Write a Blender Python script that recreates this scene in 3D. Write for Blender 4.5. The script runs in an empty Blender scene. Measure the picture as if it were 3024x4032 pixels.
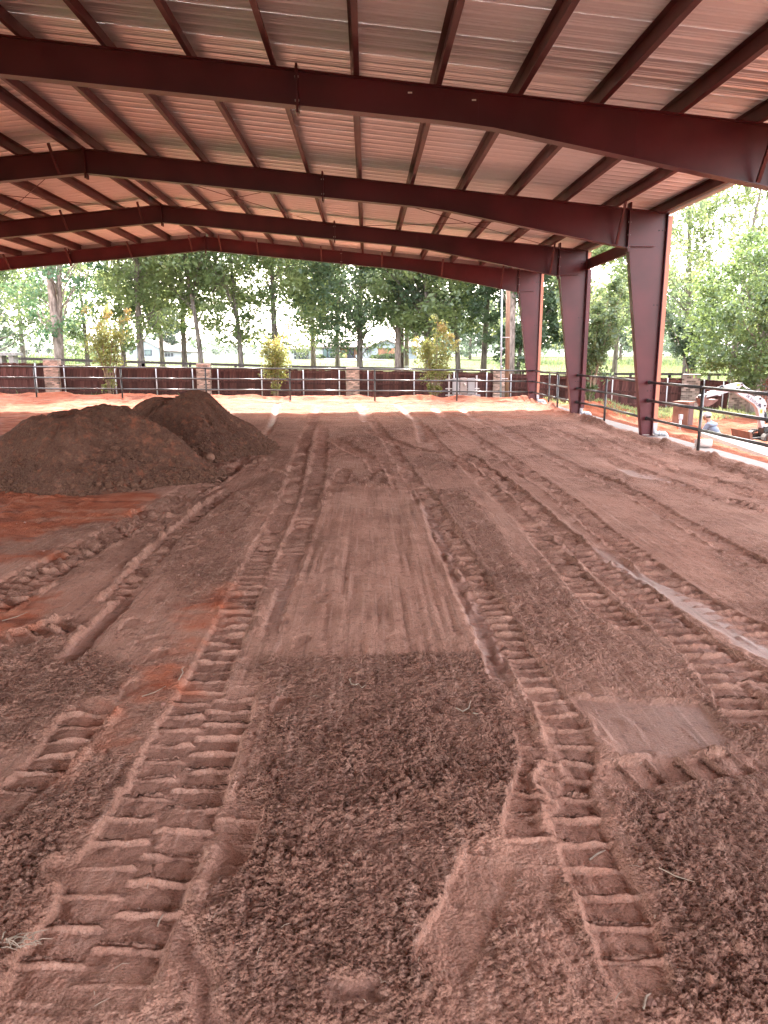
import bpy, bmesh, math, random
import numpy as np
from mathutils import Vector, Matrix, Quaternion

random.seed(7)
RNG = np.random.default_rng(11)
SC = bpy.context.scene
COL = SC.collection

# ------------------------------------------------------------------ camera, sky, sun, exposure
F_PX, PIT, YAW, ROLL, EYE = 2888.13, math.radians(12.1827), math.radians(1.3111), math.radians(.1251), 1.9215
c_, s_ = math.cos(YAW), math.sin(YAW); cp_, sp_ = math.cos(PIT), math.sin(PIT); cr_, sr_ = math.cos(ROLL), math.sin(ROLL)
CR = Vector((cr_*c_-sr_*sp_*s_, -cr_*s_-sr_*sp_*c_, -sr_*cp_))
CU = Vector((sr_*c_+cr_*sp_*s_, -sr_*s_+cr_*sp_*c_, cr_*cp_))
CF = Vector((cp_*s_, cp_*c_, -sp_))
cam_d = bpy.data.cameras.new('camera'); cam = bpy.data.objects.new('camera', cam_d); COL.objects.link(cam)
cam.matrix_world = Matrix(((CR.x, CU.x, -CF.x, 0), (CR.y, CU.y, -CF.y, 0), (CR.z, CU.z, -CF.z, EYE), (0, 0, 0, 1)))
cam_d.sensor_fit = 'VERTICAL'; cam_d.sensor_height = 36.0; cam_d.sensor_width = 27.0
cam_d.lens = 36.0*F_PX/4032; cam_d.clip_end = 3000; cam_d.clip_start = .05
SC.camera = cam

SUN_AZ, SUN_EL = math.radians(-5.0), math.radians(41.0)
world = bpy.data.worlds.new('World'); SC.world = world; world.use_nodes = True
wn = world.node_tree
sky = wn.nodes.new('ShaderNodeTexSky'); sky.sky_type = 'NISHITA'; sky.sun_disc = False
sky.sun_elevation = SUN_EL; sky.sun_rotation = SUN_AZ
sky.air_density = 1.0; sky.dust_density = 2.0; sky.ozone_density = 1.0
bg = wn.nodes['Background']; bg.inputs['Strength'].default_value = .15
hz_ = wn.nodes.new('ShaderNodeHueSaturation'); hz_.inputs['Saturation'].default_value = .38   # hazy, nearly white summer sky
wn.links.new(sky.outputs[0], hz_.inputs['Color'])
wm = wn.nodes.new('ShaderNodeMix'); wm.data_type = 'RGBA'; wm.blend_type = 'MULTIPLY'; wm.inputs[0].default_value = 1; wm.inputs[7].default_value = (1.0, .935, .90, 1)
wn.links.new(hz_.outputs[0], wm.inputs[6]); wn.links.new(wm.outputs[2], bg.inputs['Color'])
sun_d = bpy.data.lights.new('sun', 'SUN'); sun_d.energy = 2.0; sun_d.angle = math.radians(.5); sun_d.color = (1, .92, .86)
sun = bpy.data.objects.new('sun', sun_d); COL.objects.link(sun); sun.location = (0, 40, 60)
SUNV = Vector((math.sin(SUN_AZ)*math.cos(SUN_EL), math.cos(SUN_AZ)*math.cos(SUN_EL), math.sin(SUN_EL)))
sun.rotation_euler = SUNV.to_track_quat('Z', 'Y').to_euler()
vs = SC.view_settings
vs.view_transform = 'Standard'; vs.look = 'None'; vs.gamma = 1; vs.use_curve_mapping = False
vs.exposure = 3.85
SC.render.engine = 'CYCLES'
SC.cycles.use_denoising = True; SC.cycles.use_adaptive_sampling = False; SC.cycles.denoising_prefilter = 'NONE'
SC.cycles.max_bounces = 8; SC.cycles.diffuse_bounces = 5; SC.cycles.glossy_bounces = 4
SC.cycles.transparent_max_bounces = 8; SC.cycles.sample_clamp_indirect = 8

# ------------------------------------------------------------------ helpers
def at(px, py, Y):
    """point of the world plane y=Y seen at a photograph position (surveying helper)"""
    d = CF + CR*((px-1512)/F_PX) + CU*((2016-py)/F_PX)
    t = Y/d.y
    return Vector((d.x*t, Y, EYE+d.z*t))

def nt(mat): return mat.node_tree.nodes, mat.node_tree.links

def mat(name, color, rough=.6, metal=0., var=.15, scale=8., bump=0., bscale=60., rnd=0., spec=.5, col2=None, stretch=None):
    m = bpy.data.materials.new(name); m.use_nodes = True
    N, L = nt(m); b = N['Principled BSDF']
    b.inputs['Roughness'].default_value = rough; b.inputs['Metallic'].default_value = metal
    b.inputs['Specular IOR Level'].default_value = spec
    tc = N.new('ShaderNodeTexCoord')
    mp = N.new('ShaderNodeMapping'); L.new(tc.outputs['Object'], mp.inputs['Vector'])
    if stretch: mp.inputs['Scale'].default_value = stretch
    no = N.new('ShaderNodeTexNoise'); no.inputs['Scale'].default_value = scale; no.inputs['Detail'].default_value = 6
    L.new(mp.outputs[0], no.inputs['Vector'])
    mx = N.new('ShaderNodeMix'); mx.data_type = 'RGBA'
    a = [c*(1-var) for c in color]; d = [min(1, c*(1+var)) for c in (col2 or color)]
    mx.inputs[6].default_value = (*a, 1); mx.inputs[7].default_value = (*d, 1)
    cr = N.new('ShaderNodeMapRange'); cr.inputs[1].default_value = .3; cr.inputs[2].default_value = .7
    L.new(no.outputs['Fac'], cr.inputs[0]); L.new(cr.outputs[0], mx.inputs[0])
    out = mx.outputs[2]
    if rnd:
        oi = N.new('ShaderNodeObjectInfo'); hs = N.new('ShaderNodeHueSaturation')
        mr = N.new('ShaderNodeMapRange'); mr.inputs[3].default_value = 1-rnd; mr.inputs[4].default_value = 1+rnd
        L.new(oi.outputs['Random'], mr.inputs[0]); L.new(mr.outputs[0], hs.inputs['Value']); L.new(out, hs.inputs['Color'])
        out = hs.outputs[0]
    L.new(out, b.inputs['Base Color'])
    if bump:
        n2 = N.new('ShaderNodeTexNoise'); n2.inputs['Scale'].default_value = bscale; n2.inputs['Detail'].default_value = 5
        L.new(mp.outputs[0], n2.inputs['Vector'])
        bp = N.new('ShaderNodeBump'); bp.inputs['Strength'].default_value = bump; bp.inputs['Distance'].default_value = .01
        L.new(n2.outputs['Fac'], bp.inputs['Height']); L.new(bp.outputs[0], b.inputs['Normal'])
    return m

class MB:
    def __init__(s): s.v = []; s.f = []; s.mi = []; s.cur = 0
    def add(s, vs, fs):
        o = len(s.v); s.v += [tuple(p) for p in vs]; s.f += [tuple(i+o for i in f) for f in fs]; s.mi += [s.cur]*len(fs); return s
    def box(s, x0, x1, y0, y1, z0, z1, M=None):
        vs = [Vector(p) for p in ((x0,y0,z0),(x1,y0,z0),(x1,y1,z0),(x0,y1,z0),(x0,y0,z1),(x1,y0,z1),(x1,y1,z1),(x0,y1,z1))]
        if M: vs = [M @ p for p in vs]
        return s.add(vs, [(3,2,1,0),(4,5,6,7),(0,1,5,4),(1,2,6,5),(2,3,7,6),(3,0,4,7)])
    def bar(s, a, b, w, h, up=(0,0,1)):
        a, b = Vector(a), Vector(b); d = (b-a).normalized(); u = Vector(up)
        if abs(d.dot(u)) > .98: u = Vector((0,1,0))
        r = d.cross(u).normalized(); u = r.cross(d)
        vs = [p + r*(i*w/2) + u*(j*h/2) for p in (a, b) for i, j in ((-1,-1),(1,-1),(1,1),(-1,1))]
        return s.add(vs, [(3,2,1,0),(4,5,6,7),(0,1,5,4),(1,2,6,5),(2,3,7,6),(3,0,4,7)])
    def tube(s, pts, r, n=10, cap=True):
        pts = [Vector(p) for p in pts]; rs = r if isinstance(r, (list, tuple)) else [r]*len(pts)
        vs = []; ref = None
        for i, p in enumerate(pts):
            d = ((pts[min(i+1, len(pts)-1)]-p).normalized() + (p-pts[max(i-1, 0)]).normalized()).normalized()
            if ref is None or abs(ref.dot(d)) > .95: ref = Vector((0,0,1)) if abs(d.z) < .9 else Vector((0,1,0))
            x = (ref - d*ref.dot(d)).normalized(); y = d.cross(x); ref = x
            vs += [p + (x*math.cos(2*math.pi*k/n)+y*math.sin(2*math.pi*k/n))*rs[i] for k in range(n)]
        fs = []
        for i in range(len(pts)-1):
            for k in range(n):
                fs.append((i*n+k, i*n+(k+1) % n, (i+1)*n+(k+1) % n, (i+1)*n+k))
        if cap: fs += [tuple(range(n-1, -1, -1)), tuple(range((len(pts)-1)*n, len(pts)*n))]
        return s.add(vs, fs)
    def prism(s, poly, y0, y1, axis='y'):
        """polygon of (x,z) extruded over y"""
        n = len(poly); A = sum(poly[i][0]*poly[(i+1) % n][1]-poly[(i+1) % n][0]*poly[i][1] for i in range(n))
        if A < 0: poly = poly[::-1]
        vs = [(x, y0, z) for x, z in poly] + [(x, y1, z) for x, z in poly]
        fs = [tuple(range(n)), tuple(range(2*n-1, n-1, -1))]
        fs += [(i, i+n, (i+1) % n+n, (i+1) % n) for i in range(n)]
        return s.add(vs, fs)
    def blob(s, c, r, seed=0, nseg=10, nring=7, rough=.18, sq=(1,1,1)):
        rr = random.Random(seed); vs = []; c = Vector(c)
        for i in range(nring+1):
            th = math.pi*i/nring
            for k in range(nseg):
                ph = 2*math.pi*k/nseg; q = r*(1+rr.uniform(-rough, rough))
                vs.append(c+Vector((q*math.sin(th)*math.cos(ph)*sq[0], q*math.sin(th)*math.sin(ph)*sq[1], q*math.cos(th)*sq[2])))
        fs = [(i*nseg+k, (i+1)*nseg+k, (i+1)*nseg+(k+1) % nseg, i*nseg+(k+1) % nseg) for i in range(nring) for k in range(nseg)]
        return s.add(vs, fs)
    def build(s, name, mats, parent=None, smooth=False, loc=None):
        me = bpy.data.meshes.new(name); me.from_pydata([tuple(p) for p in s.v], [], s.f)
        mats = mats if isinstance(mats, (list, tuple)) else [mats]
        for m in mats: me.materials.append(m)
        if len(mats) > 1: me.polygons.foreach_set('material_index', s.mi)
        if smooth: me.polygons.foreach_set('use_smooth', [True]*len(s.f))
        me.update()
        return link(name, me, parent, loc)

def link(name, me, parent=None, loc=None):
    o = bpy.data.objects.new(name, me); COL.objects.link(o)
    if parent is not None: o.parent = parent
    if loc is not None: o.location = loc
    return o
def tag(o, label=None, cat=None, group=None, kind=None):
    for k, v in (('label', label), ('category', cat), ('group', group), ('kind', kind)):
        if v: o[k] = v
    return o
def thing(name, label, cat, loc=(0,0,0), group=None, rz=0):
    o = bpy.data.objects.new(name, None); COL.objects.link(o); o.location = loc; o.rotation_euler = (0,0,rz)
    o.empty_display_size = .3
    return tag(o, label, cat, group)
def np_mesh(name, V, Fq, mats, parent=None, smooth=True, attrs=None, kind=None):
    me = bpy.data.meshes.new(name)
    V = np.asarray(V, np.float32); Fq = np.asarray(Fq, np.int32); k = Fq.shape[1]
    me.vertices.add(len(V)); me.vertices.foreach_set('co', V.ravel())
    me.loops.add(Fq.size); me.loops.foreach_set('vertex_index', Fq.ravel())
    me.polygons.add(len(Fq)); me.polygons.foreach_set('loop_start', np.arange(0, Fq.size, k, dtype=np.int32))
    me.polygons.foreach_set('loop_total', np.full(len(Fq), k, np.int32))
    if smooth: me.polygons.foreach_set('use_smooth', np.ones(len(Fq), bool))
    for m in (mats if isinstance(mats, (list, tuple)) else [mats]): me.materials.append(m)
    for an, av in (attrs or {}).items():
        a = me.attributes.new(an, 'FLOAT', 'POINT'); a.data.foreach_set('value', np.asarray(av, np.float32))
    me.update(calc_edges=True)
    o = link(name, me, parent)
    if kind: o['kind'] = kind
    return o

# numpy noise
_T = RNG.random((512, 512)).astype(np.float32); _T2 = RNG.random((512, 512, 2)).astype(np.float32)
def vnoise(x, y, sc=1., seed=0):
    x = x*sc+seed*17.37; y = y*sc+seed*31.71
    ix = np.floor(x).astype(np.int64); iy = np.floor(y).astype(np.int64); fx = x-ix; fy = y-iy
    fx = fx*fx*(3-2*fx); fy = fy*fy*(3-2*fy)
    a = _T[ix & 511, iy & 511]; b = _T[(ix+1) & 511, iy & 511]; c = _T[ix & 511, (iy+1) & 511]; d = _T[(ix+1) & 511, (iy+1) & 511]
    return (a*(1-fx)+b*fx)*(1-fy)+(c*(1-fx)+d*fx)*fy-.5
def fbm(x, y, sc=1., oct=4, seed=0, gain=.5):
    o = 0; a = 1.
    for i in range(oct): o = o+a*vnoise(x, y, sc*2**i, seed+i*3); a *= gain
    return o
def worley(x, y, sc, seed=0):
    """dome-like cells: 1 at a cell's centre falling to 0"""
    x = x*sc+seed*7.3; y = y*sc+seed*3.9
    ix = np.floor(x).astype(np.int64); iy = np.floor(y).astype(np.int64)
    best = np.full(x.shape, 9., np.float32); sid = np.zeros(x.shape, np.float32)
    for dx in (-1, 0, 1):
        for dy in (-1, 0, 1):
            p = _T2[(ix+dx) & 511, (iy+dy) & 511]
            d = (ix+dx+p[..., 0]-x)**2+(iy+dy+p[..., 1]-y)**2
            m = d < best; best = np.where(m, d, best); sid = np.where(m, _T[(ix+dx) & 511, (iy+dy+99) & 511], sid)
    return np.sqrt(np.clip(1-best*1.6, 0, 1))*(.35+sid)
def sstep(a, b, x):
    t = np.clip((x-a)/(b-a), 0, 1); return t*t*(3-2*t)
def polymask(x, y, poly, soft):
    """1 inside the polygon, falling over `soft` metres"""
    P = np.array(poly); n = len(P); ins = np.zeros(x.shape, bool); d2 = np.full(x.shape, 1e9)
    for i in range(n):
        ax, ay = P[i]; bx, by = P[(i+1) % n]
        cond = ((ay > y) != (by > y)) & (x < (bx-ax)*(y-ay)/(by-ay+1e-12)+ax); ins ^= cond
        vx, vy = bx-ax, by-ay; t = np.clip(((x-ax)*vx+(y-ay)*vy)/(vx*vx+vy*vy+1e-12), 0, 1)
        d2 = np.minimum(d2, (x-ax-t*vx)**2+(y-ay-t*vy)**2)
    d = np.sqrt(d2)*np.where(ins, 1, -1)
    return sstep(-soft, soft, d)

# ------------------------------------------------------------------ the arena ground
TRK={
'T1a':[(-2.66,11.03),(-2.7,9.93),(-2.69,9.14),(-2.77,8.42),(-2.85,7.78),(-2.88,7.25),(-2.96,6.75),(-3.02,6.27),(-3.08,6.01),(-3.12,5.71)],
'T1b':[(-2.18,13.47),(-2.43,10.96),(-2.48,9.71),(-2.51,8.92),(-2.64,8.21),(-2.74,7.46),(-2.78,6.93),(-2.82,6.33),(-2.82,5.88),(-2.84,5.56),(-2.86,5.28)],
'T2':[(-1.97,10.71),(-2.03,9.21),(-2.07,8.36),(-2.09,7.65),(-2.07,7.0),(-2.04,6.45),(-2.05,5.98),(-2.04,5.51)],
'T2turn':[(-2.05,5.2),(-2.14,5.02),(-2.27,4.85),(-2.4,4.73),(-2.54,4.63)],
'T2smooth':[(-1.94,5.91),(-1.92,5.45),(-1.93,5.06),(-1.92,4.63),(-1.92,4.34)],
'T3a':[(-1.79,28.11),(-1.56,20.79),(-1.38,15.73),(-1.27,13.09),(-1.07,10.87),(-1.06,9.48),(-1.05,8.51),(-1.05,7.62),(-1.04,6.97),(-1.02,6.35),(-1.01,5.88),(-.99,5.32),(-.99,5.03),(-.98,4.77),(-.98,4.53),(-.98,4.35),(-.96,3.93),(-.98,3.71),(-.99,3.53),(-.97,2.91),(-.99,2.75),(-.99,2.6),(-.98,2.46),(-.99,2.32),(-.99,2.17),(-.99,2.05),(-.98,1.89),(-.99,1.81)],
'T3b':[(-1.17,19.36),(-1.02,16.45),(-.9,13.85),(-.79,10.86),(-.77,9.32),(-.74,8.26),(-.74,7.41),(-.75,6.8),(-.75,6.13),(-.76,5.76)],
'T3c':[(-.77,4.04),(-.77,3.89),(-.78,3.7),(-.76,3.39),(-.77,3.18),(-.77,2.94),(-.75,2.68),(-.77,2.52),(-.77,2.37),(-.78,2.24),(-.78,2.09),(-.79,1.96),(-.8,1.82)],
'T3d':[(-.53,2.9),(-.53,2.8),(-.55,2.62),(-.57,2.48),(-.59,2.36)],
'T3wet':[(-.69,7.05),(-.68,6.13),(-.7,5.53),(-.69,5.02),(-.69,4.68)],
'T4far':[(-.2,26.97),(.28,19.57),(.47,15.65),(.64,12.33),(.73,10.61),(.74,9.57)],
'T4far2':[(.28,14.38),(.4,12.12),(.49,10.46)],
'T4':[(.77,10.8),(.84,9.11),(.9,7.65),(.91,6.66),(.93,5.89),(.95,5.26),(.96,4.75),(.98,4.4),(.99,4.16),(1.0,3.95),(1.01,3.77),(1.02,3.61),(1.02,3.47),(1.01,3.32),(.98,3.19),(.93,3.04),(.85,2.9),(.85,2.71),(.85,2.61),(.84,2.5),(.86,2.58),(.84,2.44),(.85,2.33),(.85,2.2),(.84,2.06),(.83,1.92),(.82,1.78)],
'T4wet':[(.75,9.41),(.76,8.21),(.77,7.0),(.77,6.02),(.78,5.37),(.8,4.89),(.81,4.48),(.79,4.25),(.8,3.96)],
'T4left':[(.85,3.42),(.82,3.28),(.81,3.14),(.82,3.02),(.63,2.72),(.64,2.61),(.64,2.5),(.64,2.4),(.64,2.32)],
'T4left2':[(.48,2.6),(.47,2.48),(.43,2.34),(.34,2.22),(.3,2.11),(.24,1.98),(.2,1.9)],
'T5turn':[(.08,18.48),(.48,16.46),(1.05,14.82),(1.56,14.27)],
'T5a':[(1.48,20.06),(1.48,16.34),(1.46,15.18),(1.69,13.16),(1.78,11.06),(1.85,9.68),(1.86,8.54),(1.85,7.52),(1.81,6.63),(1.8,6.05),(1.8,5.56),(1.81,5.14),(1.88,4.77)],
'T5b':[(1.85,14.43),(2.02,12.08),(2.11,10.37),(2.12,9.07),(2.1,7.94),(2.11,7.13),(2.11,6.32),(2.14,5.79),(2.14,5.33),(2.16,4.89),(2.16,4.48),(2.14,4.27),(2.09,3.92),(2.05,3.63),(2.03,3.39)],
'T5c':[(2.11,7.41),(2.17,6.78),(2.19,6.18),(2.23,5.72),(2.27,5.44),(2.17,4.77),(2.23,4.57),(2.26,4.38),(2.29,4.23),(2.28,3.99),(2.28,3.78)],
'T6':[(2.29,22.47),(2.5,17.83),(2.6,14.76),(2.65,12.31),(2.67,10.73),(2.68,9.5),(2.64,8.64),(2.58,7.81),(2.6,7.12),(2.6,6.45),(2.6,5.87),(2.63,5.42),(2.68,5.06),(2.73,4.7),(2.74,4.5)],
'T7':[(3.49,22.41),(3.57,17.79),(3.54,14.36),(3.56,12.02),(3.69,10.89),(3.75,9.78),(3.65,8.48),(3.66,7.57),(3.63,6.82),(3.62,6.13)],
'T8':[(4.77,19.46),(4.69,15.44),(4.57,13.05),(4.53,11.51),(4.65,10.46),(4.74,9.59),(4.96,8.56)],
'T9':[(5.55,20.08),(5.18,15.42),(5.22,13.33),(5.23,11.84),(5.29,10.73),(5.43,9.4)],
'T10':[(6.28,21.48),(6.03,17.68),(5.95,14.62),(5.96,12.58),(6.1,10.61)],
'Far1':[(2.25,25.87),(2.32,21.88),(2.37,18.45),(2.5,16.3)],
'Far2':[(1.09,27.42),(1.28,23.37),(1.41,20.65),(1.23,15.98)],
'Far3':[(-3.38,28.19),(-2.73,21.47),(-2.44,17.74)],
'Far4':[(-.36,28.03),(-.18,24.24),(-.04,20.72)],
'Far5':[(3.16,25.82),(3.25,20.57),(3.4,17.06),(3.47,14.87)],
'X1':[(-.38,12.59),(-.44,11.35),(-.51,10.18)],
'X2':[(-.86,16.83),(-.36,15.02),(.08,13.55),(.23,11.92)],
'cross':[(1.05,2.98),(1.15,3.0),(1.23,3.02),(1.35,3.05),(1.47,3.06),(1.61,3.09),(1.76,3.13),(1.9,3.18)],
'leftlow':[(-1.52,3.86),(-1.53,3.6),(-1.52,3.41),(-1.52,3.24),(-1.52,3.08),(-1.56,2.92),(-1.59,2.76)],
'scrape_a':[(1.15,3.7),(1.18,3.61),(1.21,3.49),(1.22,3.37),(1.21,3.23)],
'scrape_b':[(1.33,3.63),(1.37,3.56),(1.39,3.48),(1.39,3.38),(1.38,3.28)],
'scrape_c':[(1.61,3.54),(1.64,3.48),(1.66,3.4),(1.67,3.31),(1.66,3.25)],
'scrape_d':[(1.09,3.95),(1.2,3.88),(1.32,3.84),(1.46,3.82),(1.62,3.81),(1.73,3.8)],
}
PLG={
'puddle':[(2.27,7.13),(2.38,7.03),(2.41,6.46),(2.5,6.03),(2.59,5.65),(2.66,5.32),(2.66,4.97),(2.65,4.5),(2.57,4.24),(2.48,4.47),(2.46,4.88),(2.39,5.27),(2.38,5.72),(2.29,6.17),(2.21,6.7)],
'puddle2':[(4.26,12.38),(4.48,11.99),(4.67,11.39),(4.73,10.66),(4.43,10.97),(4.24,11.64)],
'patch':[(1.16,3.78),(1.28,3.8),(1.49,3.75),(1.69,3.72),(1.84,3.7),(1.83,3.47),(1.82,3.28),(1.62,3.22),(1.37,3.16),(1.25,3.23),(1.21,3.37),(1.18,3.59)],
'lane':[(-.62,4.5),(-.59,5.78),(-.56,8.31),(-.51,10.75),(.73,10.7),(.69,7.23),(.75,5.51),(.77,4.46)],
'loose1':[(-.53,1.73),(-.59,2.2),(-.53,2.68),(-.59,3.61),(-.66,4.43),(.76,4.44),(.81,3.78),(.8,2.9),(.45,2.38),(.19,1.71)],
'loose2':[(1.05,2.89),(2.11,3.25),(1.31,1.68),(.76,1.7),(.95,2.14),(1.01,2.64)],
'loose3':[(-2.49,10.44),(-1.49,10.4),(-1.2,7.28),(-1.13,5.8),(-1.52,5.69),(-1.92,6.34)],
'loose4':[(.71,10.33),(1.48,10.68),(1.5,7.02),(1.51,5.17),(1.18,4.56),(.91,4.73),(.92,7.22)],
'loose5':[(-1.81,3.04),(-1.38,3.03),(-1.21,3.26),(-.98,3.02),(-1.04,2.69),(-1.2,2.61),(-1.11,2.19),(-1.07,1.77),(-1.15,1.77)],
'loose6':[(-2.7,4.75),(-2.1,4.74),(-1.47,4.41),(-1.38,3.95),(-1.61,3.85),(-1.7,3.35),(-1.89,3.19)],
'smoothA':[(-1.23,2.46),(-1.13,2.51),(-.95,2.5),(-.93,2.35),(-.95,2.23),(-1.05,2.26),(-1.14,2.37)],
'smoothB':[(-.62,2.16),(-.62,2.0),(-.56,1.93),(-.52,1.77),(-.42,1.77),(-.48,1.93),(-.56,2.06)],
'smoothC':[(.17,2.29),(.4,2.24),(.34,2.11),(.24,1.88),(.14,1.91)],
'smoothD':[(-.14,1.9),(.04,1.9),(.04,1.83),(-.13,1.84)],
'red1':[(-6.76,10.77),(-2.97,10.38),(-2.83,8.94),(-3.29,7.95),(-4.36,6.79)],
'red2':[(-1.45,5.57),(-1.06,5.85),(-1.03,5.25),(-1.12,4.71),(-1.15,4.33),(-1.32,4.41)],
'red3':[(-1.38,4.2),(-1.14,4.26),(-1.09,3.95),(-1.23,3.89)],
'red4':[(-3.03,5.41),(-2.52,5.61),(-2.39,4.91),(-2.7,4.75)],
'red5':[(-13.63,27.79),(-7.9,27.48),(-5.99,16.09),(-6.65,13.34)],
'red6':[(-1.48,3.63),(-1.34,3.73),(-1.28,3.26),(-1.34,3.18)],
'red7':[(-3.52,6.84),(-2.95,7.07),(-3.32,6.6),(-3.79,6.54)],
}

def soil_mat(k=1.):
    S = lambda *c: tuple(k*q for q in c)
    m = bpy.data.materials.new('soil'); m.use_nodes = True
    N, L = nt(m); b = N['Principled BSDF']
    def attr(n):
        a = N.new('ShaderNodeAttribute'); a.attribute_name = n; return a.outputs['Fac']
    red, wet, loose = attr('red'), attr('wet'), attr('loose')
    tc = N.new('ShaderNodeTexCoord')
    def noise(sc, det=6, st=None):
        n = N.new('ShaderNodeTexNoise'); n.inputs['Scale'].default_value = sc; n.inputs['Detail'].default_value = det
        if st:
            mp = N.new('ShaderNodeMapping'); mp.inputs['Scale'].default_value = st
            L.new(tc.outputs['Object'], mp.inputs[0]); L.new(mp.outputs[0], n.inputs['Vector'])
        else: L.new(tc.outputs['Object'], n.inputs['Vector'])
        return n.outputs['Fac']
    def mix(a, c, f, bt='MIX'):
        x = N.new('ShaderNodeMix'); x.data_type = 'RGBA'; x.blend_type = bt
        for s, v in ((6, a), (7, c)):
            if isinstance(v, tuple): x.inputs[s].default_value = (*v, 1)
            else: L.new(v, x.inputs[s])
        if isinstance(f, float): x.inputs[0].default_value = f
        else: L.new(f, x.inputs[0])
        return x.outputs[2]
    def rng(v, a, c, o0=0., o1=1.):
        r = N.new('ShaderNodeMapRange'); L.new(v, r.inputs[0])
        for i, q in enumerate((a, c, o0, o1)): r.inputs[i+1].default_value = q
        return r.outputs[0]
    def mul(a, c):
        x = N.new('ShaderNodeMath'); x.operation = 'MULTIPLY'
        for i, v in enumerate((a, c)):
            if isinstance(v, float): x.inputs[i].default_value = v
            else: L.new(v, x.inputs[i])
        return x.outputs[0]
    brown = mix(SOIL_A, SOIL_B, rng(noise(2.2), .35, .65))
    brown = mix(brown, SOIL_C, rng(noise(.45, 4), .45, .75))
    brown = mix(brown, SOIL_D, rng(loose, .10, .8, 0., .88))  # loose soil darker: its moist tone plus crumb self-shadow put into the colour
    brown = mix(brown, S(.15, .078, .054), rng(noise(.9, 5), .50, .72, 0., .55))
    brown = mix(brown, S(.44, .265, .205), rng(noise(38, 4, (1, .03, 1)), .54, .70, 0., .6))
    brown = mix(brown, S(.13, .066, .046), rng(noise(30, 4, (1, .025, 1)), .56, .70, 0., .45))
    grit = N.new('ShaderNodeMath'); grit.operation = 'MULTIPLY_ADD'; L.new(noise(26, 9), grit.inputs[0]); grit.inputs[1].default_value = 1.; L.new(mul(loose, .05), grit.inputs[2])
    brown = mix(brown, S(.135, .064, .050), rng(grit.outputs[0], .56, .70, 0., .65))
    brown = mix(brown, S(.41, .245, .185), rng(noise(13, 9), .55, .70, 0., .45))
    brown = mix(brown, S(.085, .044, .032), rng(noise(210, 3), .52, .70, 0., .62))
    brown = mix(brown, S(.44, .27, .21), rng(noise(160, 3), .60, .74, 0., .5))
    clay = mix(CLAY_A, CLAY_B, rng(noise(3.0, 7), .35, .65))
    clay = mix(clay, (.17, .055, .034), rng(noise(1.7, 8, (1, 2.6, 1)), .52, .64, 0., .8))
    clay = mix(clay, CLAY_C, rng(noise(1.1, 6, (1, 3.5, 1)), .5, .75, 0., .7))
    redn = rng(mix(red, noise(7, 8), .35), .25, .62) if False else None
    a = N.new('ShaderNodeMath'); a.operation = 'MULTIPLY_ADD'; L.new(noise(9, 8), a.inputs[0]); a.inputs[1].default_value = .9; L.new(red, a.inputs[2])
    rf = rng(a.outputs[0], .55, 1.05)
    col = mix(brown, clay, rf)
    col = mix(col, mix(col, (.86, .86, .90), 1.0, 'MULTIPLY'), wet)
    L.new(col, b.inputs['Base Color'])
    w2 = rng(wet, .55, 1.0)
    L.new(rng(wet, 0., 1., .93, .46), b.inputs['Roughness'])
    L.new(rng(wet, 0., 1., .1, .42), b.inputs['Specular IOR Level'])
    # fine relief
    vo = N.new('ShaderNodeTexVoronoi'); vo.inputs['Scale'].default_value = 75; L.new(tc.outputs['Object'], vo.inputs['Vector'])
    vo2 = N.new('ShaderNodeTexVoronoi'); vo2.inputs['Scale'].default_value = 30; L.new(tc.outputs['Object'], vo2.inputs['Vector'])
    s = N.new('ShaderNodeMath'); s.operation = 'ADD'; L.new(vo.outputs['Distance'], s.inputs[0]); L.new(mul(noise(140, 5), .8), s.inputs[1])
    s2 = N.new('ShaderNodeMath'); s2.operation = 'MULTIPLY_ADD'; L.new(vo2.outputs['Distance'], s2.inputs[0]); L.new(mul(loose, 1.4), s2.inputs[1]); L.new(s.outputs[0], s2.inputs[2])
    bp = N.new('ShaderNodeBump'); bp.inputs['Distance'].default_value = .02; bp.invert = True
    st = rng(loose, 0., 1., .35, .9); L.new(mul(st, rng(wet, 0., 1., 1., .08)), bp.inputs['Strength'])
    L.new(s2.outputs[0], bp.inputs['Height']); L.new(bp.outputs[0], b.inputs['Normal'])
    return m
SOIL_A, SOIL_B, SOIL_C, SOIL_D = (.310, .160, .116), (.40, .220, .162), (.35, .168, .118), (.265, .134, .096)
CLAY_A, CLAY_B, CLAY_C = (.31, .088, .045), (.38, .130, .075), (.43, .24, .17)
M_SOIL = soil_mat()

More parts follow.
